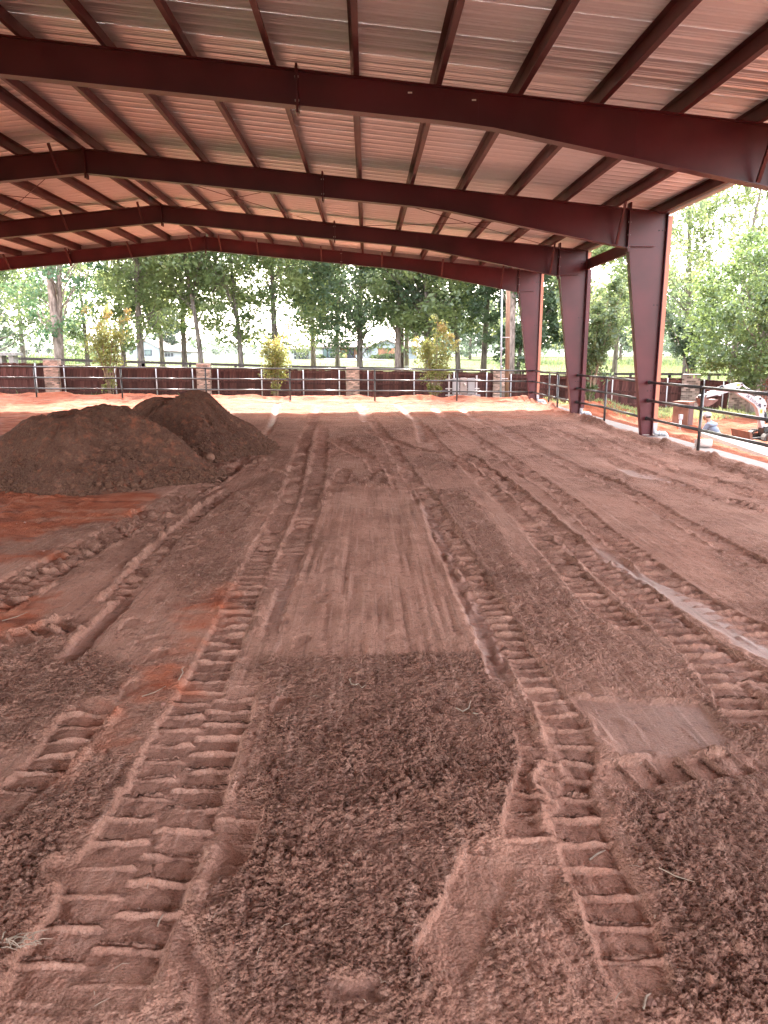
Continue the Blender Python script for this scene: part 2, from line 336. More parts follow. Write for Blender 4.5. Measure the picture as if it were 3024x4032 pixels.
def smooth_line(P, step=.12):
    P = np.array(P, float); n = len(P)
    # extend ends a little and resample with a Catmull-Rom curve after easing out survey jitter
    Q = P.copy()
    if n > 4: Q[1:-1] = .25*P[:-2]+.5*P[1:-1]+.25*P[2:]
    Q = np.vstack([2*Q[0]-Q[1], Q, 2*Q[-1]-Q[-2]]); out = []
    for i in range(1, len(Q)-2):
        p0, p1, p2, p3 = Q[i-1:i+3]; k = max(2, int(np.linalg.norm(p2-p1)/(.15+.02*p1[1])))
        for t in np.linspace(0, 1, k, endpoint=False):
            out.append(.5*(2*p1+(p2-p0)*t+(2*p0-5*p1+4*p2-p3)*t*t+(3*p1-p0-3*p2+p3)*t**3))
    out.append(Q[-2]); return np.array(out)
def line_field(x, y, P, reach):
    """signed distance to and arc length along a polyline, for points within reach"""
    lo = P.min(0)-reach; hi = P.max(0)+reach
    idx = np.nonzero((x > lo[0]) & (x < hi[0]) & (y > lo[1]) & (y < hi[1]))[0]
    X, Y = x[idx], y[idx]; D = np.full(X.shape, 9.); S = np.zeros(X.shape); acc = 0; SG = np.ones(X.shape); EN = np.zeros(X.shape)
    for i in range(len(P)-1):
        ax, ay = P[i]; vx, vy = P[i+1]-P[i]; l2 = vx*vx+vy*vy; l = math.sqrt(l2)
        sub = np.nonzero((Y > min(ay, ay+vy)-reach) & (Y < max(ay, ay+vy)+reach))[0]
        t = ((X[sub]-ax)*vx+(Y[sub]-ay)*vy)/l2; tc = np.clip(t, 0, 1)
        ex, ey = X[sub]-ax-tc*vx, Y[sub]-ay-tc*vy
        d = np.hypot(ex, ey); m = d < D[sub]; mm = sub[m]
        D[mm] = d[m]; S[mm] = acc+tc[m]*l; SG[mm] = np.sign(vx*ey-vy*ex)[m]
        EN[mm] = np.where((t[m] < 0) & (i == 0) | (t[m] > 1) & (i == len(P)-2), 1, 0)
        acc += l
    return idx, D*SG, S, EN, acc

# name: (width, depth, lug height, berm, wetness, loosened berm)
TSPEC = dict(T1a=(.27,.045,.042,.055,0,.8), T1b=(.27,.045,.042,.05,0,.8), T2=(.2,.045,.042,.045,0,.7), T2turn=(.28,.03,.045,.04,0,.8),
    T2smooth=(.14,.035,.0,.03,.75,.5), T3a=(.25,.03,.03,.025,.18,.5), T3b=(.26,.025,.024,.02,.35,.3), T3c=(.25,.034,.03,.03,.1,.5),
    T3d=(.20,.02,.022,.0,.1,.2), T3wet=(.13,.02,.004,.015,.9,.2), T4far=(.24,.03,.028,.03,.2,.6), T4far2=(.22,.02,.022,.03,.1,.5),
    T4=(.21,.035,.036,.045,.1,.8), T4wet=(.13,.03,.006,.02,.8,.3), T4left=(.2,.012,.024,.0,0,.4), T4left2=(.2,.004,.010,.0,0,.5),
    T5turn=(.3,.03,.02,.03,0,.6), T5a=(.24,.03,.032,.03,.05,.5), T5b=(.24,.035,.034,.04,.15,.7), T5c=(.22,.03,.03,.03,.4,.6),
    T6=(.26,.03,.032,.035,.25,.5), T7=(.24,.028,.026,.03,.25,.4), T8=(.26,.028,.036,.03,.2,.6), T9=(.3,.028,.036,.03,.15,.6), T10=(.3,.028,.036,.03,.0,.6),
    Far1=(.24,.03,.03,.03,.5,.4), Far2=(.2,.035,.01,.02,.8,.4), Far3=(.18,.035,.01,.02,.75,.4), Far4=(.22,.035,.01,.02,.8,.4), Far5=(.2,.03,.02,.02,.6,.3),
    X1=(.24,.022,.026,.02,0,.4), X2=(.3,.02,.018,.02,0,.5), cross=(.2,.03,.042,.03,.1,.6), leftlow=(.23,.03,.035,.045,0,.8), scrape_a=(.03,.008,0,.04,0,.9), scrape_b=(.02,.006,0,.025,0,.7), scrape_c=(.02,.006,0,.025,0,.7), scrape_d=(.05,.0,0,.045,0,1.))

FOOT = [(-1.73, 5.05, 1.4), (-1.38, 4.47, 1.2), (-1.67, 5.64, 1.8), (-0.46, 4.71, 1.3), (-0.37, 5.56, 1.5), (-0.37, 6.4, 1.2), (-1.82, 7.17, 1.0), (-0.49, 3.76, 1.35), (-0.53, 7.31, 2.2), (-1.39, 3.98, 1.5), (-1.5, 4.74, 0.7)]
def ground_fields(x, y, sp):
    """height, redness, wetness, looseness at points (sp: local sample spacing)"""
    lod = lambda wl: np.clip(wl/(1.9*sp)-.2, 0, 1)
    h = .05*fbm(x, y, .22, 3, 1)+.02*fbm(x, y, .9, 3, 2)
    tilt = .0105*(6.0-np.clip(x, -25, 8))*sstep(14, 29, y); h = h+tilt
    # long drag lines left by the grading blade, along the lane
    drag = vnoise(x, y*.10, 9, 5)*.014+vnoise(x, y*.05, 26, 6)*.016*lod(.035)
    loose = .46+1.0*fbm(x, y*.5, .8, 4, 8)+.35*fbm(x, y, 4, 2, 9); loose = np.clip(loose, .06, .85)
    for k, v in (('loose1',1.),('loose2',1.),('loose3',.75),('loose4',.7),('loose5',.85),('loose6',.9)):
        loose = np.maximum(loose, v*polymask(x+.10*fbm(x, y, 3, 3, 3), y+.12*fbm(x, y, 3, 3, 4), PLG[k], .13))
    lane = polymask(x, y, PLG['lane'], .05); loose *= 1-lane*.92
    red = np.zeros(x.shape); wet = np.zeros(x.shape)
    for k in ('red1','red2','red3','red4','red5','red6','red7'):
        red = np.maximum(red, (.55 if k in ('red2','red6') else .75)*polymask(x+.25*fbm(x, y, 2, 4, 13), y+.25*fbm(x, y, 2, 4, 14), PLG[k], .22))
    far = sstep(20., 24.5, y+1.2*fbm(x, y, .5, 3, 21)); leftfar = sstep(-3.6, -5.2, x+.8*fbm(x, y, .5, 3, 22))*sstep(6, 8, y)
    red = np.maximum(red, .42*far+.45*far*fbm(x, y, 1.2, 4, 23)); red = np.maximum(red, leftfar*(.62+.5*fbm(x*.5, y*1.6, .8, 4, 24)))
    loose = np.maximum(loose, .55*far)
    smo = np.zeros(x.shape)
    for k, w, st in (('puddle',.8,1.),('puddle2',.7,1.),('patch',.55,1.),('smoothA',.12,.9),('smoothB',.18,.9),('smoothC',.0,.25),('smoothD',.5,.75)):
        mk = polymask(x+.05*fbm(x, y, 5, 3, 33), y+.06*fbm(x, y, 5, 3, 34), PLG[k], .03)
        wv = w*np.clip(.75+.9*fbm(x, y, 3.5, 3, 36), .2, 1) if k == 'patch' else w
        smo = np.maximum(smo, mk*st); wet = np.maximum(wet, mk*wv)
    for fx, fy, fa in FOOT:
        c, s = math.cos(fa), math.sin(fa); u, v = (x-fx)*c+(y-fy)*s, -(x-fx)*s+(y-fy)*c
        m = sstep(1.25, .85, (u/.135)**2+(v/(.050+.018*np.sign(u)*np.minimum(1, np.abs(u)*12)))**2); smo = np.maximum(smo, .85*m); loose = loose*(1-m)
    lump = np.zeros(x.shape); tr = np.zeros(x.shape); hf = np.zeros(x.shape)
    for k, P in TRK.items():
        w, dep, lug, berm, wt, lb = TSPEC[k]; P = smooth_line(P)
        idx, d, s, en, L = line_field(x, y, P, w/2+.22)
        if not len(idx): continue
        X, Y, q = x[idx], y[idx], sp[idx]
        d = d+.016*fbm(X, Y, 4, 3, 41)+.022*fbm(X, Y, 13, 3, 42)
        edge = np.abs(d)-w/2; inside = sstep(.012+q*.4, -.012-q*.4, edge)*(1-en)
        fadelen = np.minimum(1, np.minimum(s, L-s)/.25+.1)
        keep = np.clip(1.12+.8*fbm(X, Y, .8, 3, 43+len(k)), .55, 1)*np.clip(fadelen, 0, 1)
        ph = (s/.150+.10*np.sin(s*2.1)+.25*fbm(X, Y, 1.5, 2, 51)*.3+d*.25*(1 if k in ('T5b','T6','T7','T8','T9') else 0)) % 1.
        fr = np.clip(1.9*q/.15, .17, .5); bar = sstep(.0, .05+.5*(fr-.17), ph)*sstep(fr, fr*.55, ph)
        tilted = np.clip((ph-.2)/.8, 0, 1)
        lugh = lug*np.clip(.12+.20*Y, .5, 2.2)*(bar*(.30+1.5*np.clip(vnoise(X, Y, 7, 55)+.38, 0, .62)+.35*fbm(X, Y, 18, 2, 56))+.07*tilted)*np.clip(.150/(1.7*q)-.3, 0, 1)
        hh = -dep*np.clip(.5+.10*Y, .7, 1.5)+lugh+.004*fbm(X, Y, 9, 3, 77)
        prev = tr[idx]; a = inside*keep
        hf[idx] = hf[idx]*(1-a)+hh*a; tr[idx] = np.maximum(prev, a)
        # crumbs pushed out along the edge
        side = .55+.45*np.sign(d)*(1 if len(k) % 2 else -1)
        bm = np.exp(-((edge-.03-.03*vnoise(X, Y, 5, 62))/.028)**2)*(edge > -.02)*keep*(1-en)
        bl = np.clip(.25+1.6*vnoise(X, Y, 7, 61), 0, 1.)*(.25+1.1*worley(X, Y, 15, 12))
        lump[idx] = np.maximum(lump[idx], .8*berm*bm*bl*side*(1-prev*.3))
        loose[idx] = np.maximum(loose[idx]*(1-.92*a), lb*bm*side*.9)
        loose[idx] = np.maximum(loose[idx], a*(np.exp(-((ph-.93)/(.055+.02*np.clip(Y-4, 0, 4)))**2)+np.exp(-((ph-fr-.04)/.05)**2)*.5)*np.clip(lug*30, 0, 1))  # dark gap bands: crumbly soil, plus shade between lug bars painted as colour
        if wt: wet[idx] = np.maximum(wet[idx]*(1-a), a*wt*np.clip(.62+1.6*fbm(X, Y*.4, 2., 3, 71), 0, 1)*(1-bar*.7))
        else: wet[idx] *= 1-a
    for k, w in (('puddle', .85), ('puddle2', .75), ('patch', .45)):
        mk = polymask(x+.09*fbm(x, y, 4, 4, 33), y+.10*fbm(x, y, 4, 4, 34), PLG[k], .07 if k == 'patch' else .04)*np.clip(.7+1.3*fbm(x, y, 2.5, 4, 37), .15, 1)
        wet = np.maximum(wet, w*mk); smo = np.maximum(smo, mk)
    loose *= 1-smo*.95; loose *= 1-tr*.6*sstep(.1, .4, 1-loose)
    loose = np.clip(loose, 0, 1)
    h = h+hf*(1-smo*.6)+lump*1.1-.012*smo*(1-tr)
    # crumbled soil, stronger where loose
    gate = np.clip(.25+1.0*fbm(x, y, 2.2, 3, 81)+loose*.5, .25, 1.1)
    l2 = sstep(.12, .8, loose)*gate
    h = h+l2*(.045*worley(x, y, 7, 2)*sstep(5, 10, y)*lod(.14)+.011*worley(x, y, 21, 3)*lod(.06)*np.clip(.3+2*fbm(x, y, 5, 2, 92), .1, 1.6)+.015*worley(x, y, 42, 5)*np.clip(.55+1.8*fbm(x, y, 6, 2, 191), .15, 1.5)*lod(.028)+.010*worley(x, y, 85, 7)*lod(.013)+.03*fbm(x, y, 3, 3, 91))
    h = h+(1-smo*.85)*(.007*fbm(x, y, 22, 3, 93)*lod(.04)+.012*fbm(x, y, 6, 3, 94)+.008*np.clip(loose*2, .2, 1)*worley(x, y, 30, 15)*lod(.035)+1.1*drag*(.35+.65*lane))
    # edge of the graded lane: the blade's little step
    h = h+.014*loose*polymask(x, y, PLG['loose1'], .02)
    # loose clay lumps in the far sunlit part and against the kerb
    h = h+far*(.035*worley(x, y, 2.3, 9)+.03*fbm(x, y*1.8, 1.5, 4, 95))*np.clip(1.2-sp*2, .2, 1)
    rid = np.exp(-((y-30.15-.25*fbm(x, y, .5, 3, 97))/.38)**2)*(.12+.22*np.clip(fbm(x, y, .9, 3, 98)+.2, 0, 1)); h = h+rid*(x < 6.9)
    red = np.maximum(red, np.minimum(1, rid*9)); loose = np.maximum(loose, np.minimum(.9, rid*8))
    kb = np.exp(-((x-6.38-.16*fbm(x, y, .6, 3, 99))/.17)**2)*np.clip(.04+.13*fbm(x, y, .9, 4, 100), 0, .13)
    h = h+kb*(.5+1.6*worley(x, y, 5, 11)); loose = np.maximum(loose, np.minimum(.9, kb*12))
    return h, np.clip(red, 0, 1), np.clip(wet, 0, 1), loose

def arena():
    a = .00086; rows = [1.25]
    while rows[-1] < 31.6: rows.append(rows[-1]+a*(rows[-1]**2+EYE**2)**.75)
    Yr = np.array(list(np.linspace(-16, .6, 14))+[.9, 1.1]+rows)
    U = np.linspace(-1, 1, 530); g = np.geomspace(1.12, 9, 12)
    U = np.concatenate([-g[::-1], U, g])
    hw = .60*np.maximum(Yr, 1.2)+.40
    X = U[None, :]*hw[:, None]+.023*Yr[:, None]; Y = np.repeat(Yr[:, None], len(U), 1)
    sp = np.maximum(np.gradient(Yr)[:, None]*np.ones_like(X), np.abs(np.gradient(X, axis=1)))
    nr, nc = X.shape
    x, y = X.ravel(), Y.ravel()
    h, red, wet, loose = ground_fields(x, y, sp.ravel())
    out = sstep(6.72, 6.86, x); h = h*(1-out)-.02*out
    h = np.where(x > 7.05, -1.1, h); h = np.where((y > 31.2), h-.25*sstep(31.2, 31.6, y), h)
    i = np.arange(nr*nc).reshape(nr, nc)
    Fq = np.stack([i[:-1, :-1], i[:-1, 1:], i[1:, 1:], i[1:, :-1]], -1).reshape(-1, 4)
    V = np.stack([x, y, h], 1)
    keep = ~((V[Fq, 0] > 7.3).all(1)); Fq = Fq[keep]
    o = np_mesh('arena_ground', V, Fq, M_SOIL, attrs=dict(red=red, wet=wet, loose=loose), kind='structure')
    area = (sp.ravel())*np.abs(np.gradient(X, axis=1)).ravel()
    return V, red, loose, wet, area
AV, A_red, A_loose, A_wet, A_area = arena()
def ground_z(x, y):
    m = np.argmin((AV[:, 0]-x)**2+(AV[:, 1]-y)**2); return float(AV[m, 2])

# crumbs and clods lying loose: one object, instanced on scattered points
M_CLOD = mat('clod_soil', (.25, .128, .093), .95, 0, .3, 30, .6, 120, rnd=.25, spec=.15, col2=(.33, .170, .138))
M_CLODRED = mat('clod_clay', (.36, .135, .075), .95, 0, .25, 30, .6, 120, rnd=.25, spec=.15)
def clods(name, pts, size, seed, material):
    me = bpy.data.meshes.new(name); me.vertices.add(len(pts)); me.vertices.foreach_set('co', np.asarray(pts, np.float32).ravel())
    a = me.attributes.new('sz', 'FLOAT', 'POINT'); a.data.foreach_set('value', np.asarray(size, np.float32))
    me.materials.append(material)
    o = link(name, me); o['kind'] = 'stuff'
    ng = bpy.data.node_groups.new(name+'_scatter', 'GeometryNodeTree')
    ng.interface.new_socket('Geometry', in_out='INPUT', socket_type='NodeSocketGeometry')
    ng.interface.new_socket('Geometry', in_out='OUTPUT', socket_type='NodeSocketGeometry')
    N, L = ng.nodes, ng.links
    gi = N.new('NodeGroupInput'); go = N.new('NodeGroupOutput')
    jn = N.new('GeometryNodeJoinGeometry')
    for k in range(4):
        ico = N.new('GeometryNodeMeshIcoSphere'); ico.inputs['Subdivisions'].default_value = 2
        sp = N.new('GeometryNodeSetPosition'); L.new(ico.outputs['Mesh'], sp.inputs['Geometry'])
        nz = N.new('ShaderNodeTexNoise'); nz.noise_dimensions = '4D'; nz.inputs['W'].default_value = 3.7*k+seed; nz.inputs['Scale'].default_value = 1.1
        nz.inputs['Detail'].default_value = 3
        su = N.new('ShaderNodeVectorMath'); su.operation = 'SUBTRACT'; su.inputs[1].default_value = (.5, .5, .5); L.new(nz.outputs['Color'], su.inputs[0])
        sc = N.new('ShaderNodeVectorMath'); sc.operation = 'SCALE'; sc.inputs['Scale'].default_value = 1.7; L.new(su.outputs[0], sc.inputs[0])
        L.new(sc.outputs[0], sp.inputs['Offset'])
        tr = N.new('GeometryNodeTransform'); tr.inputs['Scale'].default_value = (1, .85+.1*k % .3, .7); L.new(sp.outputs[0], tr.inputs['Geometry'])
        g2 = N.new('GeometryNodeGeometryToInstance'); L.new(tr.outputs[0], g2.inputs[0]); L.new(g2.outputs[0], jn.inputs[0])
    ip = N.new('GeometryNodeInstanceOnPoints'); ip.inputs['Pick Instance'].default_value = True
    L.new(gi.outputs[0], ip.inputs['Points']); L.new(jn.outputs[0], ip.inputs['Instance'])
    ri = N.new('FunctionNodeRandomValue'); ri.data_type = 'INT'; ri.inputs[4].default_value = 0; ri.inputs[5].default_value = 3
    L.new(ri.outputs[2], ip.inputs['Instance Index'])
    rr = N.new('FunctionNodeRandomValue'); rr.data_type = 'FLOAT_VECTOR'; rr.inputs[0].default_value = (-.5, -.5, 0); rr.inputs[1].default_value = (.5, .5, 6.28)
    L.new(rr.outputs[0], ip.inputs['Rotation'])
    na = N.new('GeometryNodeInputNamedAttribute'); na.data_type = 'FLOAT'; na.inputs['Name'].default_value = 'sz'
    L.new(na.outputs[0], ip.inputs['Scale'])
    sm = N.new('GeometryNodeSetMaterial'); sm.inputs['Material'].default_value = material
    L.new(ip.outputs[0], sm.inputs['Geometry']); L.new(sm.outputs[0], go.inputs[0])
    md = o.modifiers.new('scatter', 'NODES'); md.node_group = ng
    return o
def scatter():
    x, y = AV[:, 0], AV[:, 1]
    p = A_loose**1.6*A_area*np.clip(fbm(x, y, 2.2, 3, 81)+.55, .05, 1)*(x < 6.8)*(y > 1.2)
    w = p*np.where(y < 5, 1, (5/np.maximum(y, 1))**1.7); w = np.clip(w, 0, None); w /= w.sum()
    n = 130000; i = RNG.choice(len(w), n, p=w)
    sz = np.exp(RNG.normal(math.log(.0046), .6, n)); sz = np.clip(sz, .0025, .03)*np.where(y[i] < 6, 1, (y[i]/6)**.35)
    P = AV[i].copy(); P[:, :2] += RNG.normal(0, .006, (n, 2))*(1+y[i][:, None]*.3); P[:, 2] += sz*.25
    rd = A_red[i] > .55
    clods('soil_crumbs', P[~rd], sz[~rd], 1, M_CLOD); clods('clay_crumbs', P[rd], sz[rd], 2, M_CLODRED)
    g = A_area*np.clip(fbm(x, y, 1.3, 4, 181)*1.6+.25+A_loose*.6, 0, 1)**2*(.25+A_loose)*(x < 6.8)*(y > 3.2)*(y < 22)*(1-.8*polymask(x, y, PLG['lane'], .1)); g = np.clip(g*(A_wet < .3), 0, None)*np.minimum(1, (9/np.maximum(y, 1))**1.2)
    i = RNG.choice(len(g), 60000, p=g/g.sum()); sz = np.clip(np.exp(RNG.normal(math.log(.011), .45, 60000)), .006, .035)*np.clip(y[i]/7, .8, 1.5)
    P = AV[i].copy(); P[:, :2] += RNG.normal(0, .02, (60000, 2))*np.clip(y[i][:, None]/6, .5, 3); P[:, 2] += sz*.3
    clods('soil_nuggets', P, sz, 7, M_CLOD)
    q = (A_loose > .35)*A_area*(x < 6.8)*(y > 1.3)*(y < 9); q = q*(.2+2*(polymask(x, y, PLG['loose2'], .1))); q = q/q.sum()
    j = RNG.choice(len(q), 1600, p=q); sz = np.clip(np.exp(RNG.normal(math.log(.016), .35, 1600)), .01, .038)
    P = AV[j].copy(); P[:, 2] += sz*.25
    q2 = q*(.15+3*polymask(x, y, PLG['loose2'], .1)); j = RNG.choice(len(q2), 210, p=q2/q2.sum()); s2 = np.clip(np.exp(RNG.normal(math.log(.026), .3, 210)), .018, .048)
    P2 = AV[j].copy(); P2[:, 2] += s2*.2; P = np.vstack([P, P2]); sz = np.concatenate([sz, s2])
    clods('soil_clods', P, sz, 3, M_CLOD)
scatter()

# ------------------------------------------------------------------ two heaps of soil
def heap_mat():
    global SOIL_A, SOIL_B, SOIL_C, SOIL_D
    k = SOIL_A, SOIL_B, SOIL_C, SOIL_D
    SOIL_A, SOIL_B, SOIL_C, SOIL_D = (.135, .066, .044), (.175, .090, .060), (.175, .080, .052), (.10, .049, .034)
    m = soil_mat(.42); m.name = 'heap_soil'; SOIL_A, SOIL_B, SOIL_C, SOIL_D = k; return m
M_HEAP = heap_mat()
def heap(name, label, cx, cy, rx, ry, hgt, top, seed, notch=None):
    nr, na = 150, 420
    r = np.linspace(0, 1.12, nr)[:, None]; a = np.linspace(0, 2*math.pi, na, endpoint=False)[None, :]
    ca, sa = np.cos(a), np.sin(a)
    wob = 1+.10*np.sin(2*a+seed)+.06*np.sin(5*a+seed*2)+.03*np.sin(9*a+seed*3)
    X = cx+rx*r*ca*wob; Y = cy+ry*r*sa*wob
    flat = top+.06*np.sin(3*a+seed)
    prof = 1-np.clip((r-flat)/(1-flat), 0, None)**1.25; prof = np.where(r < flat, 1+.0*r, prof)
    z = hgt*np.clip(prof, -.12, 1)
    z = z+hgt*.10*(1-r)*np.cos(a-.6)-hgt*.05*sstep(flat*.5, 0, r+0*a)
    sm = .17*fbm(X, Y, 1.4, 4, 200+seed)+.03*fbm(X, Y, 6, 3, 210+seed)
    crumb = np.clip(.35+.9*fbm(X, Y, 1.3, 3, 220+seed)+.5*sstep(.45, .95, r), .05, 1)
    z = z+sm*sstep(1.1, .85, r)+crumb*(.022*worley(X, Y, 11, 21)+.012*worley(X, Y, 24, 22))
    gul = np.clip(fbm(a*5*np.ones_like(r)+0*X, r*1.5+0*X, 1, 3, 230+seed), -.4, .1); z = z+.16*gul*sstep(flat, flat+.2, r)*sstep(1, .7, r)
    z0 = np.interp(np.zeros(1), [0, 1], [0, 0])[0]
    V = np.stack([X, Y, z+.01+(.0105*(6.0-X)*sstep(14, 29, Y))], -1).reshape(-1, 3)
    i = np.arange(nr*na).reshape(nr, na); j = np.roll(i, -1, 1)
    Fq = np.stack([i[:-1], i[1:], j[1:], j[:-1]], -1).reshape(-1, 4)
    lo = np.clip(crumb*.8+0*X, 0, 1).ravel()
    o = np_mesh(name, V, Fq, M_HEAP, attrs=dict(red=.08+.12*np.clip(fbm(X, Y, 1, 3, 240), 0, 1).ravel(), wet=np.zeros(V.shape[0]), loose=.45+.5*lo))
    tag(o, label, 'soil heap', 'heaps of dark soil left on the arena floor')
    # crumbs rolling to the foot
    n = 5200; k = RNG.choice(len(V), n, p=(lambda w: w/w.sum())((np.clip(lo-.2, 0, 1)*(r*np.ones_like(X)).ravel()**2.2)*(1+3*((r*np.ones_like(X)).ravel() > .93))*((r*np.ones_like(X)).ravel() < 1.06)))
    sz = np.clip(np.exp(RNG.normal(math.log(.013), .5, n)), .006, .06); P = V[k].copy(); P[:, 2] += sz*.3
    c = clods('heap_crumbs', P, sz, 5+seed, M_CLODH); c.parent = o
    return V
M_CLODH = mat('heap_clod', (.095, .047, .031), .95, 0, .25, 30, .6, 120, spec=.15, col2=(.15, .076, .052))
HA = heap('soil_heap', 'front heap of dark brown soil, its flat top scraped by a bucket', -4.55, 11.75, 1.95, 1.7, .97, .27, 1)
HB = heap('soil_heap', 'rear heap of dark brown soil, the taller one behind the first heap', -3.75, 14.95, 2.0, 1.7, 1.12, .20, 4)
M_LUMP = mat('lump_soil', (.19, .10, .07), .95, 0, .3, 9, .9, 40, spec=.15)
for (px, py, r, lab) in ((760*.7836, 1500+325*.7836, .10, 'round pale clod stuck in the right face of the front soil heap'),
                         (882*.7836, 1500+320*.7836, .085, 'smaller clod where the two soil heaps meet'),
                         (1046*.7836, 1500+395*.7836, .12, 'lone reddish clod on the foot of the rear soil heap')):
    best = None
    for Vh in (HA, HB):
        d = Vh-np.array([0, 0, EYE]); f = d @ np.array(CF); u = 1512+F_PX*(d @ np.array(CR))/f; v = 2016-F_PX*(d @ np.array(CU))/f
        k = np.argmin((u-px)**2+(v-py)**2+f*2)
        if best is None or (u[k]-px)**2+(v[k]-py)**2 < best[0]: best = ((u[k]-px)**2+(v[k]-py)**2, Vh[k])
    b = MB().blob((0,0,0), r*.85, int(px), 14, 10, .14, (1.1, 1, .85)).build('soil_clod', M_LUMP, smooth=True, loc=tuple(best[1]+np.array([0, -r*.45, r*.35])))
    tag(b, lab, 'clod', 'clods on the soil heaps')

# ------------------------------------------------------------------ ground outside the arena
M_GRASS = mat('grass_ground', (.030, .052, .006), .9, 0, .3, .35, .5, 40, spec=.05, col2=(.052, .070, .011))
M_CONC = mat('concrete', (.21, .18, .165), .85, 0, .15, 5, .3, 50, spec=.3)
def trench_mat():
    global CLAY_A, CLAY_B, CLAY_C
    k = CLAY_A, CLAY_B, CLAY_C; CLAY_A, CLAY_B, CLAY_C = (.20, .050, .022), (.26, .078, .038), (.30, .14, .085)
    m = soil_mat(.6); m.name = 'trench_clay'; CLAY_A, CLAY_B, CLAY_C = k; return m
M_TRENCH = trench_mat()
def clay_z(x, y):
    z = -.03-.30*sstep(7.3, 8.7, x)-.16*sstep(9, 12, x)
    z = z-.34*np.exp(-(((x-10.3)/1.0)**2+((y-22.6)/1.3)**2))
    return z
def clay():
    xs = np.concatenate([np.arange(7.02, 16.5, .07), np.geomspace(16.7, 60, 18)]); ys = np.concatenate([np.linspace(-16, 9.5, 12), np.arange(9.8, 33.2, .075)])
    X, Y = np.meshgrid(xs, ys); x, y = X.ravel(), Y.ravel()
    lump = np.clip(.3+.9*fbm(x, y, .8, 3, 301), .05, 1)
    h = clay_z(x, y)+lump*(.10*worley(x, y, 3, 31)+.05*worley(x, y, 6.5, 32)+.06*fbm(x, y, 3, 4, 302))*sstep(7.1, 7.5, x)+.08*fbm(x, y, .5, 3, 303)*sstep(7.1, 8, x)
    for cx, cy, r, hh in ((8.4, 27.6, .9, .42), (9.3, 28.8, 1.0, .38), (12.9, 21.4, 1.1, .28)):
        h = h+hh*np.exp(-(((x-cx)**2+(y-cy)**2)/r**2)*1.6)*(1+.5*fbm(x, y, 4, 3, 304))
    gr = sstep(.0, .5, .15+fbm(x, y, .35, 4, 305)+sstep(25.5, 29.5, y)*.9*sstep(8.5, 10, x)-.9*sstep(27, 20, y))
    h = np.where(y > 32.6, h-.12, h)
    n0, n1 = X.shape; i = np.arange(n0*n1).reshape(n0, n1)
    Fq = np.stack([i[:-1, :-1], i[:-1, 1:], i[1:, 1:], i[1:, :-1]], -1).reshape(-1, 4)
    brown = .5*sstep(.1, .5, fbm(x, y, .4, 3, 306))+.45*sstep(10.5, 12, x)
    np_mesh('clay_ground', np.stack([x, y, h], 1), Fq, M_TRENCH, attrs=dict(red=np.clip(1-brown, 0, 1), wet=0*x, loose=.35+.4*lump), kind='structure')
    return np.stack([x, y, h], 1), gr
CV, CGR = clay()
def field_z(x, y):
    zf = np.interp(x, [-30, -14, -7.4, -.6, 6.4, 14, 30], [.1, .02, -.08, -.24, -.40, -.48, -.6])
    t = sstep(36, 120, y); far = 1.02+.0*x
    z = zf*(1-t)+far*t
    return z-.0035*np.clip(y-240, 0, 400)*sstep(-200, 200, x)*.6
def field():
    ys = np.concatenate([np.linspace(30.9, 36, 12), np.geomspace(37, 900, 60)]); u = np.linspace(-1, 1, 120)
    X = np.sign(u)[None, :]*np.abs(u)[None, :]**1.7*900+0*ys[:, None]; Y = np.repeat(ys[:, None], 120, 1)
    x, y = X.ravel(), Y.ravel(); z = field_z(x, y)+.05*fbm(x, y, .2, 3, 401)*sstep(36, 60, y)
    z = np.where((x > 7) & (y < 33.5), np.minimum(z, -.62), z)
    n0, n1 = X.shape; i = np.arange(n0*n1).reshape(n0, n1)
    Fq = np.stack([i[:-1, :-1], i[:-1, 1:], i[1:, 1:], i[1:, :-1]], -1).reshape(-1, 4)
    np_mesh('field_ground', np.stack([x, y, z], 1), Fq, M_GRASS, kind='structure')
field()
# outlying ground to the sides and behind, under everything
MB().add([(-900,-60,-1.3),(900,-60,-1.3),(900,31,-1.3),(-900,31,-1.3)], [(0,1,2,3)]).build('outer_ground', M_GRASS)['kind'] = 'structure'
# concrete kerb under the columns and the new footing beyond the trench
k = MB(); k.box(6.62, 7.16, -16, 30.2, -.5, -.012); k.build('kerb', M_CONC)['kind'] = 'structure'
M_CONCW = mat('new_concrete', (.23, .22, .21), .8, 0, .08, 6, .2, 60, spec=.3)
ft = MB(); ft.box(0, .5, -11.5, 0, -.22, .19); fo = ft.build('concrete_footing', M_CONCW, loc=(9.12, 19.9, -.39)); fo.rotation_euler.z = -.14
tag(fo, 'long white concrete footing beyond the red clay trench by the excavator', 'footing')

